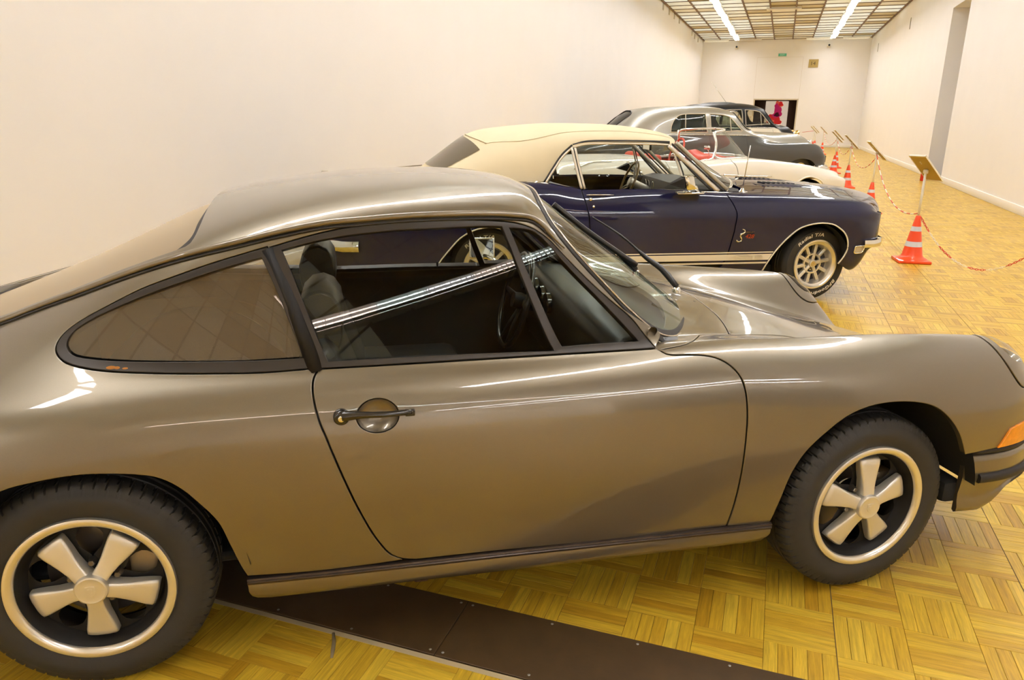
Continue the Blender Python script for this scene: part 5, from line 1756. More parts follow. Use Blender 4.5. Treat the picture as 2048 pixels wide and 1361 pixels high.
    V, F = tube([(2.085, -.70, .92), (2.11, -.70, 1.20), (2.118, -.70, 1.275)], .0035, 6)
    mk('aerial_mast', V, F, CH, an)
    # front bumper end, marker lamp
    V, F = tube([(x, -y, z) for x, y, z in ((3.11, .86, .495), (3.19, .855, .497), (3.27, .815, .50), (3.335, .72, .50), (3.39, .50, .50), (3.44, .2, .50), (3.45, 0, .50), (3.44, -.2, .50), (3.39, -.5, .5), (3.335, -.72, .5), (3.19, -.855, .5), (3.11, -.86, .5))], .030, 12, sect=[(-.2, -1), (.35, -.75), (.5, 0), (.35, .75), (-.2, 1), (-.35, 0)])
    mk('front_bumper', V, F, CH, root, True, angle=60)
    q = xz([(3.035, .475), (3.115, .475), (3.122, .465), (3.105, .425), (3.075, .418), (3.035, .422)], ur=(9, 17))
    ml = panel('side_marker', S, loop([tuple(p) for p in q], .5), mat('marker_lens', (.55, .47, .33), .2, coat=.6), root, off=.006, hem=False, h=.1)
    V, F = tube(on(S, np.array(smooth(q, .05, closed=True)[:-1]), .006, 1), .006, 6, closed=True)
    mk('marker_bezel', V, F, CH, ml)
    b = B()
    b.add(*rbox(-1.0, 3.0, -.62, .62, .20, .30, .02, 1))
    b.mk('underbody', FLATBLACK, root)
    # rear bumper, plate and the tail seen through the coupe's windows
    V, F = tube([(x, -y, z) for x, y, z in ((-1.02, .865, .50), (-1.15, .85, .50), (-1.27, .74, .50), (-1.33, .4, .50), (-1.34, 0, .5), (-1.33, -.4, .5), (-1.27, -.74, .5), (-1.02, -.865, .5))], .045, 12, sect=[(-.2, -1), (.35, -.75), (.5, 0), (.35, .75), (-.2, 1), (-.35, 0)])
    mk('rear_bumper', V, F, CH, root, True, angle=60)
    mk('number_plate', *rbox(-1.385, -1.375, -.26, .26, .30, .43, .004, 1), mat('plate_alloy', (.55, .47, .35), .4, .5), root, False)
    V, F = rbox(-1.36, -1.32, .45, .64, .60, .80, .01, 2)
    mk('tail_lamp', [(x, -y, z) for x, y, z in V], F, mat('red_lens', (.45, .01, .01), .15, coat=.6), root, True, angle=40)
    mk('nose_backing', *rbox(3.10, 3.24, -.62, .62, .30, .66, .02, 1), FLATBLACK, root, False)
    # wheels
    GOLD = mat('cap_gold', (.62, .46, .17), .3, .7)
    for (x, y, st_, side) in ((0, .655, 0, 1), (2.743, .655, -.186, 1), (0, .655, 0, -1), (2.743, .655, -.186, -1)):
        t = plain_tyre(.308, .200, .215, root, (x, -side * y, .308), -st_)
        s = -side
        yo = .215 / 2
        f = lambda V: [(a, s * b_, c_) for a, b_, c_ in V]
        V, F = lathe([(.150, yo - .075), (.160, yo - .06), (.164, yo - .03), (.170, yo - .012), (.190, yo - .004), (.196, yo + .004), (.208, yo + .004), (.2115, yo - .004), (.207, yo - .014)], 72, 'y')
        mk('rim', f(V), F, ALU, t, True, angle=40)
        V, F = lathe([(0, yo - .085), (.16, yo - .085), (.165, yo - .06)], 48, 'y')
        mk('wheel_disc', f(V), F, mat('disc_blue_grey', (.10, .10, .13), .5, .3), t)
        V, F = lathe([(.072, yo - .066), (.072, yo - .045), (.076, yo - .040), (.084, yo - .040), (.088, yo - .045), (.088, yo - .066)], 48, 'y')
        mk('spoke_ring', f(V), F, ALU, t, True, angle=40)
        for k in range(10):
            a = 2 * math.pi * (k + .25) / 10
            r0 = .030 if k % 2 == 0 else .082
            V, F = rbox(r0, .162, -.0145, .0145, yo - .08, yo - .044, .003, 1)
            V2, F2 = rbox(r0, .162, -.004, .004, yo - .05, yo - .041, .002, 1)
            b = B().add(V, F).add(V2, F2)
            mk('spoke', [(x_ * math.cos(a) - q * math.sin(a), s * z_, x_ * math.sin(a) + q * math.cos(a)) for x_, q, z_ in b.V], b.F, ALUSAT, t, False)
        V, F = lathe([(0, yo - .030), (.022, yo - .030), (.030, yo - .033), (.036, yo - .045), (.038, yo - .08)], 32, 'y')
        cp = mk('hub_cap', f(V), F, ALUSAT, t, True, angle=40)
        V, F = lathe([(0, yo - .027), (.020, yo - .0275), (.022, yo - .030)], 28, 'y')
        mk('cap_emblem', f(V), F, GOLD, cp, True, angle=40)
        sn2 = [(.007, .012), (.001, .014), (-.005, .008), (.002, .001), (.006, -.006), (.0, -.012), (-.007, -.010)]
        V, F = tube([(a, s * (yo - .0265), b_) for a, b_ in smooth(sn2, .003)], .0014, 5)
        mk('snake_emblem', V, F, CHROME, cp)
        for k in range(5):
            a = 2 * math.pi * (k + .75) / 5
            V, F = lathe([(0, .018), (.006, .018), (.0075, .012), (.008, 0)], 8, 'y')
            mk('lug_nut', [(p + .056 * math.cos(a), s * (q + yo - .078), r_ + .056 * math.sin(a)) for p, q, r_ in V], F, CHROME, t, True, angle=40)
        if side == 1:
            lettering('Radial T/A', .252, -.33, .058, t, yo + .0005, s, WHITE)
            lettering('BFGoodrich', .252, 2.80, .060, t, yo + .0005, s, WHITE)

def f0(root, stem):
    return [o for o in root.children if o.name.startswith(stem) and min(v.co.y for v in o.data.vertices) < -.5][0]

convertible()
# ---------------------------------------------------------------- the cars further down the row
def disc_wheel(root, x, y, side, R, rim, w, steer=0, cap=None, hub=None, wall=None):
    t = plain_tyre(R, rim, w, root, (x, -side * y, R), -steer)
    s = -side
    yo = w / 2
    f = lambda V: [(a, s * b_, c_) for a, b_, c_ in V]
    V, F = lathe([(rim * .55, yo - .03), (rim * .8, yo - .035), (rim * .92, yo - .02), (rim * 1.0, yo - .008), (rim * 1.03, yo - .004), (rim * 1.02, yo - .02)], 40, 'y')
    mk('rim', f(V), F, hub or ALU, t, True, angle=40)
    V, F = lathe([(0, yo + .02), (rim * .2, yo + .018), (rim * .42, yo + .005), (rim * .62, yo - .012), (rim * .68, yo - .03)], 40, 'y')
    mk('hub_cap', f(V), F, cap or CHROME, t, True, angle=50)
    if wall:
        V, F = lathe([(rim + .02, yo * .97 + .003), (rim + .035, yo + .0025), (rim + .06, yo + .0025), (rim + .072, yo * .99 + .001)], 60, 'y')
        mk('whitewall', f(V), F, wall, t)
    return t

def roadster():
    root = thing('open_roadster', 'white open roadster with red cockpit and wraparound windscreen, beyond the dark blue convertible', 'car', (1.307, 10.585, 0), .191)
    IV = mat('ivory_paint', (.83, .80, .72), .22, 0, 1.0, .03)
    RED = mat('red_leather', (.52, .045, .015), .45)
    RG = glass('roadster_glass', (.88, .90, .87))
    low = [(.70, .22), (.80, .26), (.84, .38), (.86, .55), (.866, .70)]
    def st(x, side, inn, k=1.0, dx=None):
        r = [(y * k, z) for y, z in low + side] + inn
        return [(x + (dx[i] if dx else 0), y, z) for i, (y, z) in enumerate(r)]
    net = [
        st(-1.15, [(.82, .78), (.77, .835), (.70, .86)], [(.58, .865), (.44, .865), (.29, .87), (.14, .872), (0, .873)], k=.72),
        st(-.95, [(.83, .81), (.785, .875), (.715, .905)], [(.60, .905), (.45, .905), (.30, .91), (.15, .912), (0, .913)], k=.90),
        st(-.5, [(.85, .83), (.805, .905), (.73, .94)], [(.62, .945), (.47, .95), (.31, .955), (.15, .96), (0, .962)]),
        st(0, [(.85, .835), (.805, .915), (.735, .955)], [(.63, .965), (.48, .972), (.32, .98), (.16, .985), (0, .987)]),
        st(.4, [(.85, .825), (.81, .895), (.745, .935)], [(.64, .95), (.48, .96), (.32, .968), (.16, .972), (0, .974)]),
        st(.8, [(.85, .815), (.812, .88), (.755, .918)], [(.64, .93), (.48, .935), (.32, .94), (.16, .942), (0, .943)]),
        st(1.2, [(.85, .82), (.815, .89), (.76, .932)], [(.65, .945), (.48, .95), (.32, .955), (.16, .957), (0, .958)]),
        st(1.6, [(.852, .83), (.82, .91), (.765, .965)], [(.66, .972), (.49, .96), (.33, .965), (.16, .968), (0, .969)]),
        st(2.0, [(.852, .82), (.82, .90), (.765, .945)], [(.66, .95), (.49, .93), (.33, .94), (.16, .95), (0, .952)]),
        st(2.42, [(.852, .80), (.82, .87), (.76, .90)], [(.655, .898), (.49, .875), (.33, .888), (.16, .90), (0, .902)]),
        st(2.66, [(.85, .78), (.815, .84), (.755, .868)], [(.65, .862), (.49, .84), (.33, .854), (.16, .866), (0, .868)]),
        st(2.97, [(.83, .745), (.79, .79), (.735, .812)], [(.64, .802), (.48, .785), (.32, .80), (.16, .81), (0, .812)], k=.97),
        st(3.12, [(.79, .715), (.755, .752), (.71, .768)], [(.62, .755), (.47, .74), (.32, .755), (.16, .765), (0, .767)], k=.92, dx=[-.05, -.03, 0, 0, 0, 0, 0, 0, .02, .06, .10, .12, .13]),
        st(3.215, [(.735, .67), (.71, .70), (.68, .712)], [(.60, .70), (.46, .685), (.31, .70), (.16, .71), (0, .712)], k=.86, dx=[-.12, -.07, -.01, 0, 0, 0, 0, 0, .02, .08, .13, .16, .17]),
        st(3.255, [(.67, .61), (.66, .62), (.65, .625)], [(.58, .615), (.45, .60), (.31, .61), (.16, .62), (0, .62)], k=.79, dx=[-.15, -.09, -.02, 0, 0, 0, 0, 0, .02, .09, .15, .18, .19]),
    ]
    S = Surf(net)
    xz = lambda pts, **k: [tuple(p) for p in S.at(pts, (0, 2), vr=(0, 7.4), **k)]
    xy = lambda pts: [tuple(p) for p in S.at(pts, (0, 1), vr=(5.5, 12))]
    fa = [(2.225, .28), (2.27, .45), (2.36, .60), (2.47, .695), (2.588, .73), (2.714, .702), (2.83, .62), (2.91, .48), (2.945, .30)]
    ra = [(-.37, .28), (-.33, .45), (-.24, .60), (-.12, .69), (0, .72), (.13, .69), (.25, .60), (.33, .45), (.37, .28)]
    ck = xy([(.42, 0), (.42, .4), (.48, .60), (.60, .665), (1.0, .675), (1.30, .66), (1.42, .55), (1.5, .3), (1.52, 0)])
    cf = lambda: join(ck, [ck[-1], (ck[-1][0], 12)])
    ds = [(.56, .90), (.60, .75), (.62, .5), (.60, .30)]
    dfr = [(1.47, .93), (1.50, .90), (1.54, .79), (1.55, .6), (1.53, .30)]
    D0_, D1_ = xz(ds), xz(dfr)
    edge = [(D0_[0][0], 8.02)], [(D1_[0][0], 8.05)]
    door = loop(join([edge[0][0]] + D0_, [D0_[-1], D1_[-1]], D1_[::-1] + [edge[1][0]], [edge[1][0], (6, 8.06), edge[0][0]]), .2)
    rear = loop(join([edge[0][0]] + D0_, [D0_[-1]] + xz([(.37, .28)]), xz(ra)[::-1], [xz(ra)[0], (1.2, 1.3), (0, 2)], [(0, 2), (0, 12)], [(0, 12), (ck[0][0], 12)], [(ck[0][0], 12)] + ck[:4] + [edge[0][0]]), .2)
    front = loop(join([edge[1][0]] + D1_[::1], [D1_[-1]] + xz([(2.225, .28)]), xz(fa), [xz(fa)[-1], (13, 1.2), (14, 2)], [(14, 2), (14, 9.3)], [(14, 9.3), (12, 9.3), (9.2, 9.25)], [(9.2, 9.25), (8.7, 10), (8.6, 12)], [(8.6, 12), (ck[-1][0], 12)], [(ck[-1][0], 12)] + ck[::-1][:4] + [edge[1][0]]), .2)
    hood = loop(join([(8.6, 12), (8.7, 10), (9.2, 9.25)], [(9.2, 9.25), (12, 9.3), (14, 9.3)], [(14, 9.3), (14, 12)], [(14, 12), (8.6, 12)]), .2)
    k = dict(gap=.008, roll=.006, deep=.03, h=.07)
    panel('rear_body', S, rear, IV, root, both=True, **k)
    panel('front_body', S, front, IV, root, both=True, **k)
    panel('hood', S, hood, IV, root, both=True, **k)
    for side in (1, -1):
        panel('door', S, door, IV, root, side=side, **k)
        for pts in (fa, ra):
            V, F = tube(on(S, np.array(smooth(xz(pts), .2)), .0, side), .012, 6)
            mk('arch_lip', V, F, IV, root)
        arch_liner(root, 2.59, .34, .36, .45, .80, side)
        arch_liner(root, 0, .33, .36, .45, .80, side)
        cv = [(2.03, .735), (1.70, .742), (1.2, .76), (.8, .70), (1.2, .52), (1.75, .50), (2.05, .56)]
        V, F = tube(on(S, np.array(smooth(xz(cv), .2)), .004, side), .006, 6)
        mk('cove_moulding', V, F, CHROME, root)
        rl_ = [(-.70, .84), (-.55, .895), (-.42, .925), (-.2, .93)]
        V, F = tube(on(S, np.array(smooth(xz(rl_), .2)), .004, side), .008, 6)
        mk('rear_moulding', V, F, CHROME, root)
        panel('inner_wall', S, loop([(4, 1.5), None, (8, 1.5), None, (8, 7.7), None, (4, 7.7), None], .4), RED, root, side=side, hem=False, off=-.05, h=.2)
        for x, yy in ((0, .68), (2.591, .68)):
            disc_wheel(root, x, yy, side, .335, .20, .17, wall=mat('whitewall_rubber', (.62, .58, .50), .6))
    # wraparound windscreen
    WSn = [[(1.275, .585, 1.300), (1.40, .55, 1.315), (1.50, .44, 1.325), (1.565, .24, 1.335), (1.585, 0, 1.338)],
           [(1.305, .62, 1.19), (1.475, .60, 1.20), (1.60, .49, 1.205), (1.68, .27, 1.21), (1.705, 0, 1.212)],
           [(1.30, .64, 1.07), (1.53, .645, 1.08), (1.69, .54, 1.085), (1.79, .30, 1.09), (1.82, 0, 1.092)],
           [(1.27, .655, .955), (1.56, .685, .965), (1.77, .60, .965), (1.89, .33, .968), (1.925, 0, .97)]]
    WS = Surf(WSn)
    wg = panel('windscreen', WS, loop([(0, 4), None, (0, 0), None, (3, 0), None, (3, 4), None], .2), RG, root, both=True, hem=False, h=.12)
    for pts, r in (([(0, 4), (0, 2), (0, .3), (.25, .02), (1.5, 0), (2.7, .02), (3, .35), (3, 2), (3, 4)], .016),):
        for side in (1, -1):
            V, F = tube(on(WS, np.array(smooth(pts, .2)), .0, side), r, 8)
            mk('screen_frame', V, F, CHROME, wg)
    for side in (1, -1):
        V, F = tube([(x, -side * y, z) for x, y, z in ((1.268, .588, 1.30), (1.300, .622, 1.19), (1.296, .642, 1.07), (1.262, .656, .965), (1.20, .66, .94), (1.10, .66, .935))], .015, 8)
        mk('screen_post', V, F, CHROME, wg)
    # cockpit
    b = B()
    b.add(*rbox(.35, 1.7, -.70, .70, .30, .36, .01, 1))
    b.mk('cockpit_floor', RED, root)
    for y in (.36, -.36):
        s_ = thing_part('seat', root, RED, rbox(.62, 1.10, y - .25, y + .25, .42, .60, .06, 3))
        V, F = rbox(-.065, .065, -.25, .25, 0, .52, .055, 3)
        mk('backrest', [(.60 + x * .97 - z * .2, y + q, .50 + x * .2 + z * .97) for x, q, z in V], F, RED, s_, True, angle=40)
    # dash with a hooded pod in front of the driver
    V, F = [], []
    ys = np.linspace(-.66, .66, 23)
    for y in ys:
        hump = .075 * math.exp(-((y - .34) / .16) ** 2) + .03 * math.exp(-((y + .34) / .18) ** 2)
        for x, z in ((1.34, .70), (1.30, .88 + hump * .6), (1.34, .95 + hump), (1.46, .965 + hump), (1.62, .965), (1.80, .962)):
            V.append((x, y, z))
    F = [(i * 6 + j, i * 6 + j + 1, (i + 1) * 6 + j + 1, (i + 1) * 6 + j) for i in range(22) for j in range(5)]
    dash = mk('dashboard', V, F, RED, root, True)
    cc = np.array([1.16, .34, 1.0]); tl_ = .35
    ex, ez, nn = np.array([0, 1, 0.]), np.array([math.sin(tl_), 0, math.cos(tl_)]), np.array([math.cos(tl_), 0, -math.sin(tl_)])
    V, F = tube([cc + .20 * (ex * math.cos(t) + ez * math.sin(t)) for t in np.linspace(0, 6.2832, 41)[:-1]], .014, 8, closed=True, up=nn)
    sw = mk('steering_wheel', V, F, RED, root)
    V, F = tube([cc, cc + nn * .05, cc + nn * .25], [.05, .04, .03], 14)
    mk('steering_hub', V, F, RED, sw)
    for t in (0, math.pi, -math.pi / 2):
        V, F = tube([cc + nn * .02, cc + .195 * (ex * math.cos(t) + ez * math.sin(t))], .011, 6, flat=.4, up=nn)
        mk('spoke', V, F, CHROME, sw)
    V, F = tube([(1.52, .0, .965), (1.50, 0, 1.02), (1.485, 0, 1.06)], .006, 6)
    st_ = mk('mirror_stem', V, F, CHROME, root)
    mk('mirror_head', *rbox(1.465, 1.48, -.09, .09, 1.05, 1.10, .006, 1), CHROME, st_, True)
    mk('underbody', *rbox(-.9, 2.9, -.6, .6, .22, .32, .02, 1), FLATBLACK, root, False)
    V, F = tube([(x, -y, z) for x, y, z in ((3.05, .80, .46), (3.22, .70, .46), (3.36, .45, .46), (3.46, .15, .46), (3.46, -.15, .46), (3.36, -.45, .46), (3.22, -.70, .46), (3.05, -.80, .46))], .035, 10, flat=1.4)
    mk('front_bumper', V, F, CHROME, root)

def saloon(name, label, loc, yaw, upper, lower, trim, glassm, zs=1.0, sunroof=False, aerial=False, nose=1.0):
    root = thing(name, label, 'car', loc, yaw)
    low = [(.72, .25), (.84, .28), (.89, .40), (.91, .58), (.905, .74)]
    def st(x, rest, k=1.0):
        r = [(y * k, z) for y, z in low] + rest
        fx = lambda q: q if q < 2.02 else 2.02 + (q - 2.02) * nose
        return [(fx(p[2] if len(p) > 2 else x), p[0], p[1] * (zs if i > 5 else 1 + (zs - 1) * i / 6)) for i, p in enumerate(r)]
    net = [
        st(-1.75, [(.66, .80), (.60, .84), (.54, .86), (.47, .87), (.40, .875), (.32, .88), (.22, .885), (.11, .888), (0, .89)], .72),
        st(-1.55, [(.78, .85), (.72, .90), (.65, .925), (.57, .935), (.48, .945), (.38, .955), (.27, .96), (.13, .965), (0, .966)], .86),
        st(-1.1, [(.86, .87), (.80, .95), (.73, .985), (.65, 1.0), (.55, 1.03), (.44, 1.06), (.32, 1.085), (.17, 1.10), (0, 1.105)], .96),
        st(-.80, [(.87, .885), (.81, .97), (.745, 1.02), (.67, 1.065), (.585, 1.145), (.49, 1.22), (.37, 1.275), (.20, 1.31), (0, 1.325)]),
        st(-.52, [(.875, .89), (.82, .99), (.765, 1.055), (.705, 1.12), (.64, 1.245), (.56, 1.37), (.445, 1.47), (.25, 1.545), (0, 1.57)]),
        st(-.15, [(.88, .895), (.825, 1.01), (.78, 1.08), (.74, 1.16), (.69, 1.31), (.62, 1.46), (.51, 1.575), (.30, 1.645), (0, 1.665)]),
        st(.3, [(.88, .90), (.83, 1.02), (.788, 1.095), (.757, 1.17), (.712, 1.34), (.655, 1.51), (.55, 1.62), (.33, 1.685), (0, 1.704)]),
        st(.8, [(.88, .90), (.83, 1.02), (.79, 1.10), (.76, 1.175), (.715, 1.355), (.66, 1.535), (.56, 1.635), (.34, 1.699), (0, 1.718)]),
        st(1.25, [(.88, .90), (.83, 1.02), (.79, 1.10), (.76, 1.175), (.715, 1.352), (.66, 1.53), (.56, 1.63), (.34, 1.693), (0, 1.712)]),
        st(1.62, [(.88, .90), (.83, 1.02), (.79, 1.10), (.76, 1.172), (.715, 1.335), (.66, 1.495, 1.60), (.565, 1.575, 1.64), (.345, 1.632, 1.70), (0, 1.65, 1.72)]),
        st(1.85, [(.882, .89), (.835, 1.01), (.795, 1.095), (.765, 1.165), (.735, 1.27), (.69, 1.365, 1.785), (.605, 1.415, 1.86), (.37, 1.462, 1.97), (0, 1.478, 2.01)]),
        st(2.02, [(.885, .88), (.84, .995), (.80, 1.08), (.775, 1.15), (.757, 1.185), (.725, 1.205, 1.945), (.645, 1.212, 2.06), (.385, 1.22, 2.22), (0, 1.225, 2.29)]),
        st(2.3, [(.89, .865), (.85, .95), (.785, 1.015), (.72, 1.075), (.665, 1.115), (.605, 1.142, 2.32), (.49, 1.162, 2.4), (.27, 1.186, 2.5), (0, 1.196, 2.54)]),
        st(2.65, [(.885, .865), (.835, .955), (.76, .985), (.68, .985), (.60, .985), (.50, 1.04), (.42, 1.105), (.25, 1.168), (0, 1.186)]),
        st(2.95, [(.88, .865), (.82, .958), (.74, .988), (.66, .965), (.56, .93), (.46, 1.00), (.40, 1.09), (.25, 1.163), (0, 1.182)]),
        st(3.3, [(.872, .86), (.81, .955), (.735, .985), (.65, .95), (.55, .88), (.44, .97), (.37, 1.07), (.23, 1.15), (0, 1.17)]),
        st(3.53, [(.862, .835), (.80, .93), (.725, .962), (.64, .91), (.53, .80), (.40, .93), (.33, 1.03), (.20, 1.10), (0, 1.118)], .985),
        st(3.70, [(.83, .775), (.775, .86), (.71, .89), (.63, .83), (.52, .70), (.37, .85, 3.68), (.29, .955, 3.69), (.17, 1.02, 3.70), (0, 1.036, 3.71)], .945),
        st(3.80, [(.77, .68), (.74, .735), (.70, .755), (.63, .70), (.52, .60), (.34, .70, 3.72), (.26, .84, 3.74), (.15, .91, 3.75), (0, .925, 3.76)], .87),
        st(3.84, [(.71, .58), (.70, .60), (.68, .61), (.62, .58), (.50, .50), (.32, .50, 3.73), (.25, .60, 3.75), (.14, .65, 3.76), (0, .66, 3.77)], .79),
    ]
    S = Surf(net)
    Z = lambda pts: [(p[0], p[1] * zs) if p is not None else None for p in pts]
    def xz(pts, **k):
        q = [p for p in pts if p is not None]
        r = iter([tuple(p) for p in S.at(q, (0, 2), vr=(0, 10.2), **k)])
        return [None if p is None else next(r) for p in pts]
    fx = lambda q: q if q < 2.02 else 2.02 + (q - 2.02) * nose
    fa = [(2.74, .27), (2.78, .42), (2.90, .56), (3.06, .635), (3.22, .655), (3.38, .63), (3.52, .53), (3.58, .40), (3.60, .28)]
    fa = [(fx(3.17) + (a - 3.17) * min(1, nose + .12), b_) for a, b_ in fa]
    ra = [(-.42, .27), (-.38, .42), (-.28, .55), (-.13, .635), (.02, .66), (.16, .635), (.30, .55), (.38, .42), (.41, .27)]
    # window openings: rear door with quarter light, front door with vent
    rw = loop(xz(Z([(.285, 1.19), (.30, 1.30), (.375, 1.44), (.50, 1.525), (.62, 1.545), (1.05, 1.553), None, (1.085, 1.185), None, (.285, 1.185)])), .12)
    fw = loop(xz(Z([(1.165, 1.185), None, (1.15, 1.553), None, (1.40, 1.54), (1.58, 1.505), None, (1.70, 1.39), (1.86, 1.215), None, (1.165, 1.185)])), .12)
    bw = loop([(2.75, 13), (2.75, 12.3), (2.85, 11.6), (3.1, 11.25), (3.6, 11.25), (4.05, 11.4), (4.25, 11.9), (4.3, 12.5), (4.3, 13), None, (2.75, 13)], .12)
    ws = loop([(9.35, 13), (9.37, 12.2), (9.5, 11.35), (9.75, 11.08), (10.3, 10.98), (10.7, 11.0), (10.92, 11.3), (11, 12), (11, 13), None, (9.35, 13)], .12)
    bl = 7.55
    up = loop(join([(.0, bl), (6, bl), (10.8, bl), (12, 8.4), (13, 9.2), (19, 9.3)], [(19, 9.3), (19, 13)], [(19, 13), (11, 13)], [(11, 13)] + [p for p in [(11, 12), (10.92, 11.3), (10.7, 11.0), (10.3, 10.98), (9.75, 11.08), (9.5, 11.35), (9.37, 12.2), (9.35, 13)]], [(9.35, 13), (4.3, 13)], [(4.3, 13), (4.3, 12.5), (4.25, 11.9), (4.05, 11.4), (3.6, 11.25), (3.1, 11.25), (2.85, 11.6), (2.75, 12.3), (2.75, 13)], [(2.75, 13), (0, 13)], [(0, 13), (0, bl)]), .2)
    A_, Rr = xz(fa), xz(ra)
    lo = loop(join([(0, bl), (6, bl), (10.8, bl), (12, 8.4), (13, 9.2), (19, 9.3)], [(19, 9.3), (19, 1.5)], [(19, 1.5), A_[-1]], A_[::-1], [A_[0], Rr[-1]], Rr[::-1], [Rr[0], (0, 1.5)], [(0, 1.5), (0, bl)]), .2)
    k = dict(gap=.004, roll=.004, deep=.02, h=.08)
    panel('upper_body', S, up, upper, root, holes=[rw, fw], both=True, **k)
    for side in (1, -1):
        panel('lower_body', S, lo, lower, root, side=side, **k)
        for w_, nm in ((rw, 'rear_side_window'), (fw, 'front_side_window')):
            g_ = panel(nm, S, w_, glassm, root, side=side, hem=False, off=-.012, h=.15)
            V, F = tube(on(S, np.array(w_), .002, side), .010, 6, closed=True)
            mk('window_frame', V, F, trim, g_)
        for a, b_ in (((.62, 1.54), (.605, 1.19)), ((1.60, 1.50), (1.615, 1.19))):
            V, F = tube(on(S, np.array(xz(Z([a, b_]))), .0, side), .009, 6)
            mk('window_bar', V, F, trim, root)
        V, F = tube(on(S, np.array([(a, bl) for a in np.linspace(.3, 11, 50)]), .003, side), .006, 6)
        mk('waist_moulding', V, F, CHROME, root)
        for xs in ((1.12, 1.14, 1.13), (1.93, 1.96, 1.92), (.36, .42, .50)):
            V, F = tube(on(S, np.array(smooth(xz(Z([(xs[0], 1.09), (xs[1], .75), (xs[2], .33)])), .3)), -.002, side), .004, 5)
            mk('door_shut_line', V, F, SEAL, root)
        arch_liner(root, fx(3.16), .33, .40 * min(1, nose + .12), .45, .86, side)
        arch_liner(root, 0, .33, .40, .45, .86, side)
        disc_wheel(root, 0, .74, side, .36, .20, .19)
        disc_wheel(root, fx(3.18), .76, side, .36, .21, .19, -.25, cap=mat('cream_disc', (.60, .52, .36), .3, .3))
        V, F = lathe([(0, .03), (.05, .025), (.085, .005), (.092, -.02), (.09, -.08)], 24, 'x')
        mk('head_lamp', [(x + fx(3.745), y - side * .60, z + .70 * zs) for x, y, z in V], F, CHROME, root, True, angle=50)
    wg = panel('windscreen', S, ws, glassm, root, both=True, hem=False, off=-.006, h=.15)
    g_ = panel('rear_window', S, bw, glassm, root, both=True, hem=False, off=-.01, h=.15)
    for lp, par in ((ws, wg), (bw, g_)):
        for side in (1, -1):
            V, F = tube(on(S, np.array([p for p in lp if p[1] < 12.99]), .002, side), .012, 6)
            mk('window_seal', V, F, SEAL, par)
    SEATM = mat('tan_hide', (.30, .20, .11), .55)
    b = B()
    b.add(*rbox(-.7, 2.0, -.70, .70, .35, .42, .02, 1))
    b.mk('cabin_floor', CARPET, root)
    for x0 in (-.25, .95):
        s_ = thing_part('seat', root, SEATM, rbox(x0, x0 + .52, -.62, .62, .45, .66, .06, 2))
        V, F = rbox(-.08, .08, -.62, .62, 0, .68, .06, 2)
        mk('backrest', [(x0 + x - z * .2, y, .55 + z) for x, y, z in V], F, SEATM, s_, True, angle=40)
    mk('dashboard', *rbox(1.85, 2.05, -.66, .66, .80 * zs, 1.14 * zs, .03, 2), mat('walnut', (.16, .075, .03), .25, coat=.6), root, True)
    V, F = tube([(1.66 + .19 * math.sin(t) * .4, -.34 + .20 * math.cos(t), 1.08 * zs + .19 * math.sin(t)) for t in np.linspace(0, 6.283, 33)[:-1]], .012, 6, closed=True, up=(.92, 0, -.4))
    mk('steering_wheel', V, F, BLACK, root)
    # radiator shell with bars, bumper
    V, F = rbox(fx(3.70), fx(3.79), -.25, .25, .42, 1.02 * zs, .035, 3)
    g_ = mk('radiator_shell', V, F, CHROME, root, True, angle=40)
    for y in np.linspace(-.19, .19, 9):
        mk('grille_bar', *rbox(fx(3.79) - .005, fx(3.79) + .007, y - .006, y + .006, .48, .94 * zs, .002, 1), ALU, g_, False)
    V, F = tube([(fx(x), -y, z) for x, y, z in ((3.55, .96, .46), (3.78, .88, .46), (3.92, .55, .46), (3.95, 0, .46), (3.92, -.55, .46), (3.78, -.88, .46), (3.55, -.96, .46))], .05, 10, flat=1.3)
    mk('front_bumper', V, F, CHROME, root)
    mk('underbody', *rbox(-1.2, fx(3.5), -.62, .62, .25, .36, .02, 1), FLATBLACK, root, False)
    if sunroof:
        V, F = [], []
        for i in range(9):
            for j in range(7):
                x, y = .15 + 1.05 * i / 8, -.46 + .92 * j / 6
                z = np.interp(x, [.0, .3, .8, 1.25, 1.6], [1.69, 1.71, 1.724, 1.718, 1.66]) * zs - .09 * (y / .5) ** 2
                e = min(1, 4 * min(i, 8 - i) / 8 + .0, 4 * min(j, 6 - j) / 6)
                V.append((x, y, z + .045 * e ** .5 - .02))
        F = [(i * 7 + j, (i + 1) * 7 + j, (i + 1) * 7 + j + 1, i * 7 + j + 1) for i in range(8) for j in range(6)]
        mk('sunroof_panel', V, F, mat('black_canvas', (.03, .03, .028), .6), root)
    if aerial:
        V, F = tube([(.75, -.45, 1.66 * zs), (.40, -.45, 2.02 * zs), (.22, -.45, 2.20 * zs)], .005, 5)
        mk('roof_aerial', V, F, CHROME, root)
    return root

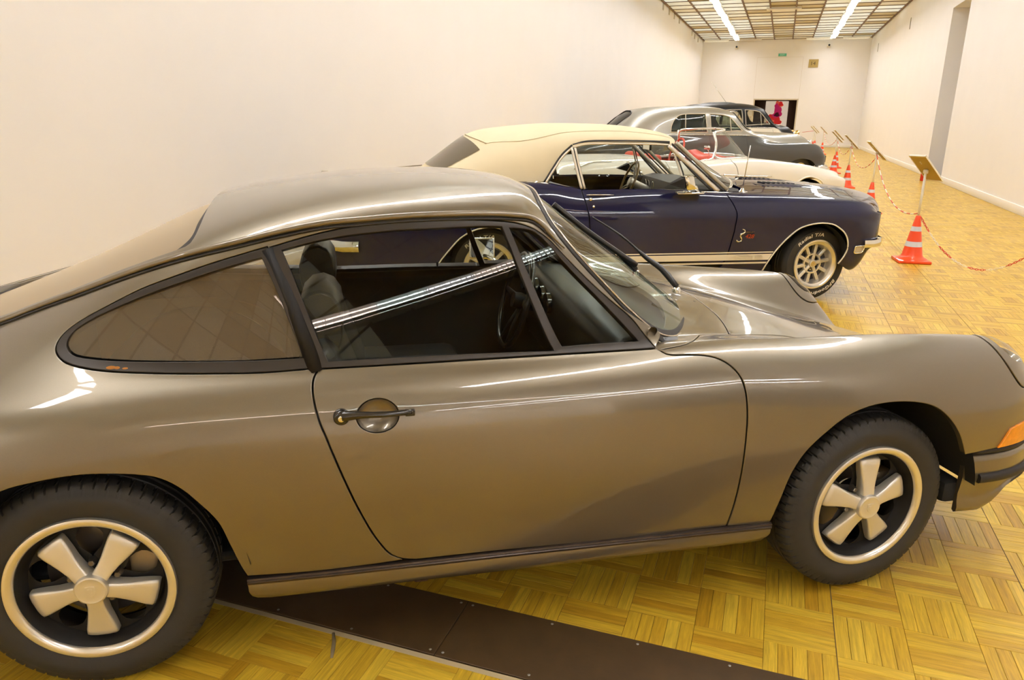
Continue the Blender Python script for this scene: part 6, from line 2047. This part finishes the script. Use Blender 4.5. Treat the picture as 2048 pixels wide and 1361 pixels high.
def tourer():
    """open veteran tourer at the end of the row"""
    root = thing('vintage_tourer', 'open vintage tourer with cream windscreen frame and black mudguards, last car before the far doorway', 'car', (6.55, 25.9, 0), .17)
    BK = mat('black_coach_paint', (.012, .012, .013), .2, 0, .8)
    CR = mat('cream_coach_paint', (.80, .72, .56), .3, 0, .6)
    BRASS = mat('brass', (.75, .55, .22), .25, 1.0)
    net = []
    for x, hw, zb, zt in ((-1.0, .30, .62, .95), (-.8, .56, .55, 1.05), (-.3, .66, .50, 1.10), (.5, .68, .50, 1.08), (1.2, .64, .50, 1.06), (1.7, .50, .50, 1.10), (2.4, .38, .52, 1.08), (2.9, .34, .54, 1.06)):
        net.append([(x, hw * .9, zb), (x, hw, zb + .12), (x, hw * 1.02, (zb + zt) / 2), (x, hw, zt - .12), (x, hw * .9, zt - .02), (x, hw * .5, zt + .01), (x, 0, zt + .02)])
    S = Surf(net)
    hole = [tuple(p) for p in S.at([(-.6, 0), (-.58, .40), (-.3, .50), (.6, .52), (1.05, .46), (1.1, 0)], (0, 1), vr=(3.2, 6))]
    body = loop(join([(0, 0), (7, 0)], [(7, 0), (7, 6)], [(7, 6), (hole[-1][0], 6)], hole[::-1], [(hole[0][0], 6), (0, 6)], [(0, 6), (0, 0)]), .2)
    panel('body_tub', S, body, CR, root, both=True, deep=.03, h=.12)
    for y in (-.02,):
        s_ = thing_part('seat', root, mat('maroon_leather', (.20, .02, .02), .5), rbox(.05, .55, -.48, .48, .62, .80, .05, 2))
        mk('backrest', *rbox(-.05, .10, -.50, .50, .70, 1.22, .05, 2), mat('maroon_leather'), s_, True)
    fr = [(1.28, -.58, 1.06), (1.25, -.58, 1.52), (1.25, .58, 1.52), (1.28, .58, 1.06)]
    b = B()
    for a, c in zip(fr[:-1], fr[1:]):
        b.add(*tube([a, c], .026, 8, up=(1, 0, .02)))
    f_ = b.mk('windscreen_frame', CR, root, True)
    mk('windscreen_glass', [fr[0], fr[1], fr[2], fr[3]], [(0, 1, 2, 3)], glass('tourer_glass', (.9, .88, .84)), f_, False)
    for side in (1, -1):
        for x0, pts in ((2.55, [(-.62, .40), (-.50, .66), (-.25, .82), (.05, .86), (.32, .76), (.48, .55)]), (-.1, [(-.50, .50), (-.38, .72), (-.1, .85), (.2, .80), (.45, .55), (.60, .40)])):
            P = smooth(pts, .06)
            V, F = tube([(x0 + x, -side * .74, z) for x, z in P], .13, 8, up=(0, 1, 0), sect=[(-1, -.03), (-.9, .12), (0, .25), (.9, .12), (1, -.03), (0, .12)])
            mk('mudguard', V, F, BK, root, True, angle=60)
            t = plain_tyre(.37, .29, .11, root, (x0, -side * .74, .37), 0)
            for k in range(12):
                a = math.pi * 2 * k / 12
                V, F = tube([(0, 0, 0), (.29 * math.cos(a), 0, .29 * math.sin(a))], .012, 6, up=(0, 1, 0))
                mk('spoke', V, F, CR, t)
            V, F = lathe([(0, .06), (.04, .05), (.05, 0), (.04, -.05), (0, -.06)], 14, 'y')
            mk('hub', V, F, BRASS, t)
        V, F = lathe([(0, .02), (.09, .01), (.115, -.01), (.10, -.09), (.04, -.16), (0, -.17)], 20, 'x')
        mk('head_lamp', [(x + 3.08, y - side * .36, z + .98) for x, y, z in V], F, BRASS, root, True, angle=50)
        mk('running_board', *rbox(.3, 2.0, -side * .74 - .13, -side * .74 + .13, .38, .41, .01, 1), BK, root, False)
        V, F = lathe([(.0, .05), (.10, .05), (.19, .045), (.21, .02), (.21, -.02), (.19, -.045), (0, -.05)], 24, 'y')
    mk('radiator', *rbox(2.88, 2.97, -.30, .30, .52, 1.10, .03, 2), BRASS, root, True)
    V, F = tube([(2.0, -.20, 1.12), (2.3, -.20, 1.19), (2.6, -.20, 1.17)], [.05, .11, .06], 10)
    mk('folded_cover', V, F, BK, root)
    mk('chassis', *rbox(-.9, 2.9, -.36, .36, .40, .52, .02, 1), BK, root, False)

roadster()
SILVER = mat('silver_grey_paint', (.36, .345, .30), .3, .5, 1.0, .04)
DGREY = mat('dark_grey_paint', (.034, .032, .025), .35, .2, 1.0, .03)
saloon('two_tone_saloon', 'large two-tone saloon, silver grey over dark grey, beyond the white roadster', (2.84, 16.555, 0), .164, SILVER, DGREY, mat('cream_window_trim', (.62, .56, .46), .4, .4), glass('saloon_glass', (.62, .72, .68), 1.6))
c4 = saloon('black_limousine', 'tall black saloon with raised sunroof and cream bonnet, behind the two-tone saloon', (4.49 + .5, 21.25 + .08, 0), .164, mat('black_lacquer', (.008, .008, .008), .4, 0, 0, spec=.25), mat('cream_lacquer', (.74, .68, .56), .25, 0, .8), mat('cream_window_trim'), glass('limousine_glass', (.75, .72, .62)), 1.085, True, True, .50)
tourer()
# ---------------------------------------------------------------- cones with sign posts and the chain between them
ORANGE = mat('cone_orange', (.86, .075, .012), .32, coat=.3)
REFL = mat('cone_reflector', (.66, .70, .80), .35)
POST = mat('post_white', (.80, .76, .66), .4)
BOARD = mat('sign_back_board', (.42, .31, .10), .6, noise=.08, nscale=12)
FRAME = mat('sign_frame_white', (.84, .80, .72), .4)
LINKR = mat('chain_red', (.60, .02, .015), .35)
LINKW = mat('chain_white', (.84, .78, .68), .35)

def cone_post(w0, u0, label, ang=.0, sign=True, tilt=.72, yaw=0.0, half=(.20, .13), group='barrier cones along the cars', post_label=''):
    p = W(w0, u0)
    t = thing('traffic_cone', label, 'cone', p, RZ + ang, group)
    prof = lambda z: .108 - (z - .05) / .45 * .085
    V, F = lathe([(.0, .03), (.16, .03), (.150, .040), (.128, .050), (.112, .062), (prof(.08), .08), (prof(.15), .15), (prof(.25), .25), (prof(.35), .35), (prof(.45), .45), (prof(.497), .497), (.020, .5), (.016, .5), (.015, .44)], 40)
    mk('cone_body', V, F, ORANGE, t, True, angle=45)
    v, f = rbox(-.165, .165, -.165, .165, 0, .032, .010, 2)
    mk('cone_foot', v, f, ORANGE, t, True, angle=40)
    for a, b_ in ((.17, .225), (.335, .385)):
        V, F = lathe([(prof(a) + .0012, a), (prof(b_) + .0012, b_)], 40)
        mk('reflective_band', V, F, REFL, t)
    if sign:
        ps = thing('sign_post', post_label, 'sign', p + Vector((0, 0, .45)), RZ + yaw, 'sign posts in the cones')
        V, F = tube([(0, 0, -.02), (0, 0, .50)], .0125, 12)
        mk('post', V, F, POST, ps)
        c_, s_ = math.cos(tilt), math.sin(tilt)
        # board leaning back over the post: its reading side looks down the row to the visitors on the right
        def lean(V):
            V = [(x * half[0] / .15, y * half[1] / .21, z) for x, y, z in V]
            return [(x * c_ + z * s_, y, .545 + (-x * s_ + z * c_)) for x, y, z in V]
        v, f = rbox(-.15, .15, -.21, .21, -.004, .004, .002, 1)
        mk('sign_board', lean(v), f, BOARD, ps, False)
        b = B()
        b.add(*rbox(-.158, .158, -.218, -.206, -.010, .010, .002, 1))
        b.add(*rbox(-.158, .158, .206, .218, -.010, .010, .002, 1))
        b.add(*rbox(-.158, -.146, -.218, .218, -.010, .010, .002, 1))
        b.add(*rbox(.146, .158, -.218, .218, -.010, .010, .002, 1))
        mk('sign_frame', lean(b.V), b.F, FRAME, ps, False)
        v, f = rbox(-.143, .143, -.20, .20, .0045, .006, .0005, 1)
        mk('sign_sheet', lean(v), f, mat('sign_sheet_white', (.80, .78, .72), .5), ps, False)
        b = B()
        b.add(*rbox(-.085, -.055, .02, .024, -.008, -.004, .001, 1)).add(*rbox(-.085, -.055, .046, .05, -.008, -.004, .001, 1)).add(*rbox(-.085, -.081, .02, .05, -.008, -.004, .001, 1)).add(*rbox(-.059, -.055, .02, .05, -.008, -.004, .001, 1))
        mk('back_label', lean(b.V), b.F, FRAME, ps, False)
        mk('post_clip', *rbox(-.02, .02, -.02, .02, .49, .53, .004, 1), POST, ps, True)
    return t

def chain(a, b_, sag, label, links=True, first=0, run=.20, thick=.006):
    """red and white plastic chain hanging from a to b"""
    a, b_ = np.array(a, float), np.array(b_, float)
    s = np.linspace(0, 1, 160)
    P = a + (b_ - a) * s[:, None]
    P[:, 2] -= sag * 4 * s * (1 - s)
    L = np.concatenate([[0], np.cumsum(np.linalg.norm(np.diff(P, axis=0), axis=1))])
    n = max(1, int(L[-1] / run))
    t = thing('barrier_chain', label, 'chain', tuple(a), 0, 'red and white barrier chains')
    at_ = lambda q: np.array([np.interp(q, L, P[:, i]) for i in range(3)])
    for k in range(n):
        q0, q1 = L[-1] * k / n, L[-1] * (k + 1) / n
        bb = B()
        if links:
            m_ = 7
            for i in range(m_):
                c = at_(q0 + (q1 - q0) * (i + .5) / m_) - a
                d = at_(q0 + (q1 - q0) * (i + .9) / m_) - a - c
                d /= np.linalg.norm(d)
                sd = np.cross(d, (0, 0, 1)); sd /= np.linalg.norm(sd)
                vv = np.cross(sd, d)
                e = sd if i % 2 == 0 else vv
                l2, r2 = (q1 - q0) / m_ * .62, .0085
                ring = [c + d * l2 * math.cos(x) + e * r2 * math.sin(x) for x in np.linspace(0, 6.2832, 11)[:-1]]
                bb.add(*tube(ring, .0032, 5, closed=True, up=np.cross(d, e)))
        else:
            bb.add(*tube([at_(q) - a for q in np.linspace(q0, q1, 6)], thick, 6))
        red = (k + first) % 2 == 0
        bb.mk('red_links' if red else 'white_links', LINKR if red else LINKW, t, True)
    return t

CONES = [(1.47, 8.97, .10), (1.47, 13.5, .2), (1.47, 18.35, 0.1), (1.46, 23.1, .3), (1.66, 25.6, .1), (1.66, 35.0, .2), (1.32, 36.5, .1), (1.45, 37.8, .3)]
CL = ['nearest orange traffic cone with two pale bands, right of the blue car', 'orange traffic cone partly hidden by the nose of the blue car', 'orange traffic cone just beyond the nose of the white roadster', 'orange traffic cone beyond the roadster, in front of the two-tone saloon',
      'orange traffic cone half hidden behind the two-tone saloon', 'small far orange traffic cone at the nose of the two-tone saloon', 'farthest orange traffic cone but one, above the dark wing', 'farthest orange traffic cone, before the far wall']
PL = ['nearest tilted sign on a white post, wide golden back seen', 'tilted sign on a white post above the nose of the blue car', 'tilted sign on a white post above the third cone', 'tilted sign on the fourth post, left of a close pair', 'tilted sign on the fifth post, right of a close pair', 'small far tilted sign on a white post, sixth from the front', 'small far tilted sign, leftmost of all the posts', 'small far tilted sign, last but one from the left']
for (w0, u0, an), lb, pl in zip(CONES, CL, PL):
    cone_post(w0, u0, lb, an, True, .78 if u0 > 9 else .584, 0.12 if u0 > 9 else .896, (.20, .13) if u0 > 9 else (.234, .087), post_label=pl)
hang = lambda i, z=.52: tuple(W(CONES[i][0], CONES[i][1], z))
chain(W(1.49, 8.93, .49), W(2.51, 8.12, .50), .46, 'nearest red and white chain, hanging from the first cone towards the right edge', True, 0, .17)
chain(W(1.47, 9.0, .52), hang(1, .94), .28, 'red and white chain slung between the first and second cones', False, 0, .24, .0075)
chain(hang(1, .90), hang(2, .90), .30, 'red and white chain slung between the second and third cones', False, 1, .24, .0075)
chain(hang(2, .92), hang(3, .95), .30, 'red and white chain slung between the third and fourth cones', False, 0, .3, .008)
chain(hang(3, .95), hang(5, .95), .34, 'red and white chain hanging beyond the fourth cone', False, 1, .45, .009)
chain(hang(6, .95), tuple(W(-.6, 37.6, .8)), .05, 'farthest red and white chain, running left towards the far doorway', False, 0, .45, .009)

# ---------------------------------------------------------------- things on the walls and by them
def wall_thing(name, label, cat, w0, u0, z0, group=None):
    return thing(name, label, cat, W(w0, u0, z0), RZ, group)
VENTM = mat('vent_grey', (.36, .33, .27), .6)
pos = ['first', 'second', 'third', 'fourth', 'fifth', 'sixth', 'seventh', 'eighth']
for k, (u0, z0) in enumerate(((29.25, 5.30), (30.8, 5.32), (32.25, 5.33), (33.8, 5.33), (38.5, 5.29), (39.7, 5.26), (41.3, 5.25))):
    t = wall_thing('wall_vent', 'small grey vent high on the left wall, %s from the near end' % pos[k], 'vent', WL, u0, z0, 'small vents high on the left wall')
    mk('vent_frame', *rbox(0, .02, -.12, .12, -.11, .11, .004, 1), mat('vent_frame', (.62, .57, .48), .5), t, False)
    for q in range(4):
        mk('vent_slat', *rbox(.012, .026, -.10, .10, -.085 + q * .05, -.055 + q * .05, .003, 1), VENTM, t, False)
for k, u0 in enumerate((30.72, 40.46)):
    t = wall_thing('wall_slot', ('narrow grey slot high on the right wall, nearer one', 'narrow grey slot high on the right wall, farther one')[k], 'vent', WR, u0, 4.66, 'slots high on the right wall')
    mk('slot_frame', *rbox(-.012, 0, -.05, .05, -.19, .19, .003, 1), VENTM, t, False)
    mk('slot_grille', *rbox(-.016, -.010, -.03, .03, -.17, .17, .001, 1), mat('slot_dark', (.2, .18, .15), .7), t, False)
def far_thing(name, label, cat, w0, z0, group=None):
    return thing(name, label, cat, W(w0, U1 - .004, z0), RZ, group)
t = far_thing('exit_sign', 'small green exit sign on the far wall above the doorway', 'sign', -.42, 4.66)
mk('sign_box', *rbox(-.21, .21, -.05, 0, -.075, .075, .008, 1), mat('exit_case', (.55, .58, .50), .4), t, False)
mk('sign_face', *rbox(-.20, .20, -.056, -.05, -.065, .065, .002, 1), mat('exit_green', (.05, .22, .12), .35, emit=(.08, .40, .22), power=.35), t, False)
V, F = text_arrays('EXIT', .11, .001)
mk('sign_lettering', [(x, -.057 - z, y) for x, y, z in V], F, mat('exit_white', (.6, .75, .62), .4), t, False)
t = far_thing('number_plaque', 'square golden plaque with the number 14 on the far wall', 'sign', 1.155, 4.22)
mk('plaque_board', *rbox(-.235, .235, -.03, 0, -.20, .20, .006, 1), mat('plaque_gold', (.40, .29, .085), .45), t, False)
V, F = text_arrays('14', .26, .002, 0, 1.05)
mk('plaque_number', [(x, -.032 - z, y) for x, y, z in V], F, mat('plaque_ink', (.055, .035, .012), .6), t, False)
for w0, lb in ((-2.77, 'small dark camera on the far wall, left one under the lamps'), (1.80, 'small dark camera on the far wall, right one under the lamps')):
    t = far_thing('security_camera', lb, 'camera', w0, 5.08, 'cameras on the far wall')
    mk('camera_base', *rbox(-.09, .09, -.03, 0, -.10, .10, .01, 1), FRAME, t, True)
    V, F = lathe([(0, -.30), (.05, -.30), (.065, -.28), (.065, -.02), (.03, 0)], 20, 'y')
    mk('camera_body', V, F, mat('camera_white', (.7, .68, .63), .4), t, True, angle=40)
    V, F = lathe([(0, -.312), (.045, -.31), (.05, -.30)], 20, 'y')
    mk('camera_lens', V, F, FLATBLACK, t)
# picture in the room beyond the doorway, its brightness emitted by its own colours
t = thing('glowing_panel_picture', 'tall glowing panel with a red and pink painted figure, seen through the far doorway', 'picture', W(-.46, U1 + 3.9, 0), RZ)
mk('panel_box', *rbox(-.63, .63, 0, .25, .25, 2.42, .02, 1), mat('panel_white', (.80, .72, .62), .5, emit=(1, .82, .64), power=.5), t, False)
def blob(cx, cz, rx, rz, m, k, seed, y=-.006):
    r = random.Random(seed)
    ph = [r.uniform(0, 6.28) for _ in range(4)]
    V, n = [], 40
    for i in range(n):
        a = 6.2832 * i / n
        q = 1 + .14 * math.sin(3 * a + ph[0]) + .09 * math.sin(5 * a + ph[1]) + .05 * math.sin(9 * a + ph[2])
        V.append((cx + rx * q * math.cos(a), y - .004 * k, cz + rz * q * math.sin(a)))
    V += [(x, .0, z) for x, _, z in V]
    F = [tuple(range(n))] + [(i, (i + 1) % n, n + (i + 1) % n, n + i) for i in range(n)]
    mk('paint_patch', V, F, m, t, False)
PINK = mat('paint_magenta', (.62, .012, .13), .5, emit=(.75, .02, .16), power=.35)
REDP = mat('paint_red', (.75, .02, .02), .5, emit=(.85, .03, .03), power=.4)
CORAL = mat('paint_coral', (.85, .12, .06), .5, emit=(.9, .14, .07), power=.4)
PLUM = mat('paint_plum', (.25, .01, .10), .6)
for i, (cx, cz, rx, rz, m) in enumerate(((.10, 2.22, .22, .19, CORAL), (.00, 2.05, .14, .24, PINK), (.12, 1.82, .20, .28, PINK), (-.02, 1.55, .28, .24, PINK), (-.30, 1.42, .20, .24, REDP), (-.18, 1.18, .26, .18, CORAL), (.10, 1.28, .22, .22, REDP), (.04, 1.66, .14, .12, PLUM), (.20, 2.26, .12, .13, REDP))):
    blob(cx, cz, rx, rz, m, i, i + 3)
t = thing('fire_extinguisher', 'small red fire extinguisher on the floor by the right wall, behind the first sign', 'extinguisher', W(3.45, 21.3, 0), RZ)
V, F = lathe([(0, 0), (.06, 0), (.065, .01), (.065, .33), (.055, .38), (.025, .41), (.022, .44), (0, .44)], 20)
mk('cylinder', V, F, mat('extinguisher_red', (.55, .01, .01), .3, coat=.5), t, True, angle=40)
b = B().add(*rbox(-.03, .03, -.015, .015, .44, .50, .005, 1)).add(*tube([(.02, 0, .46), (.09, 0, .42), (.085, 0, .20)], .009, 6))
b.mk('valve_hose', BLACK, t, True)
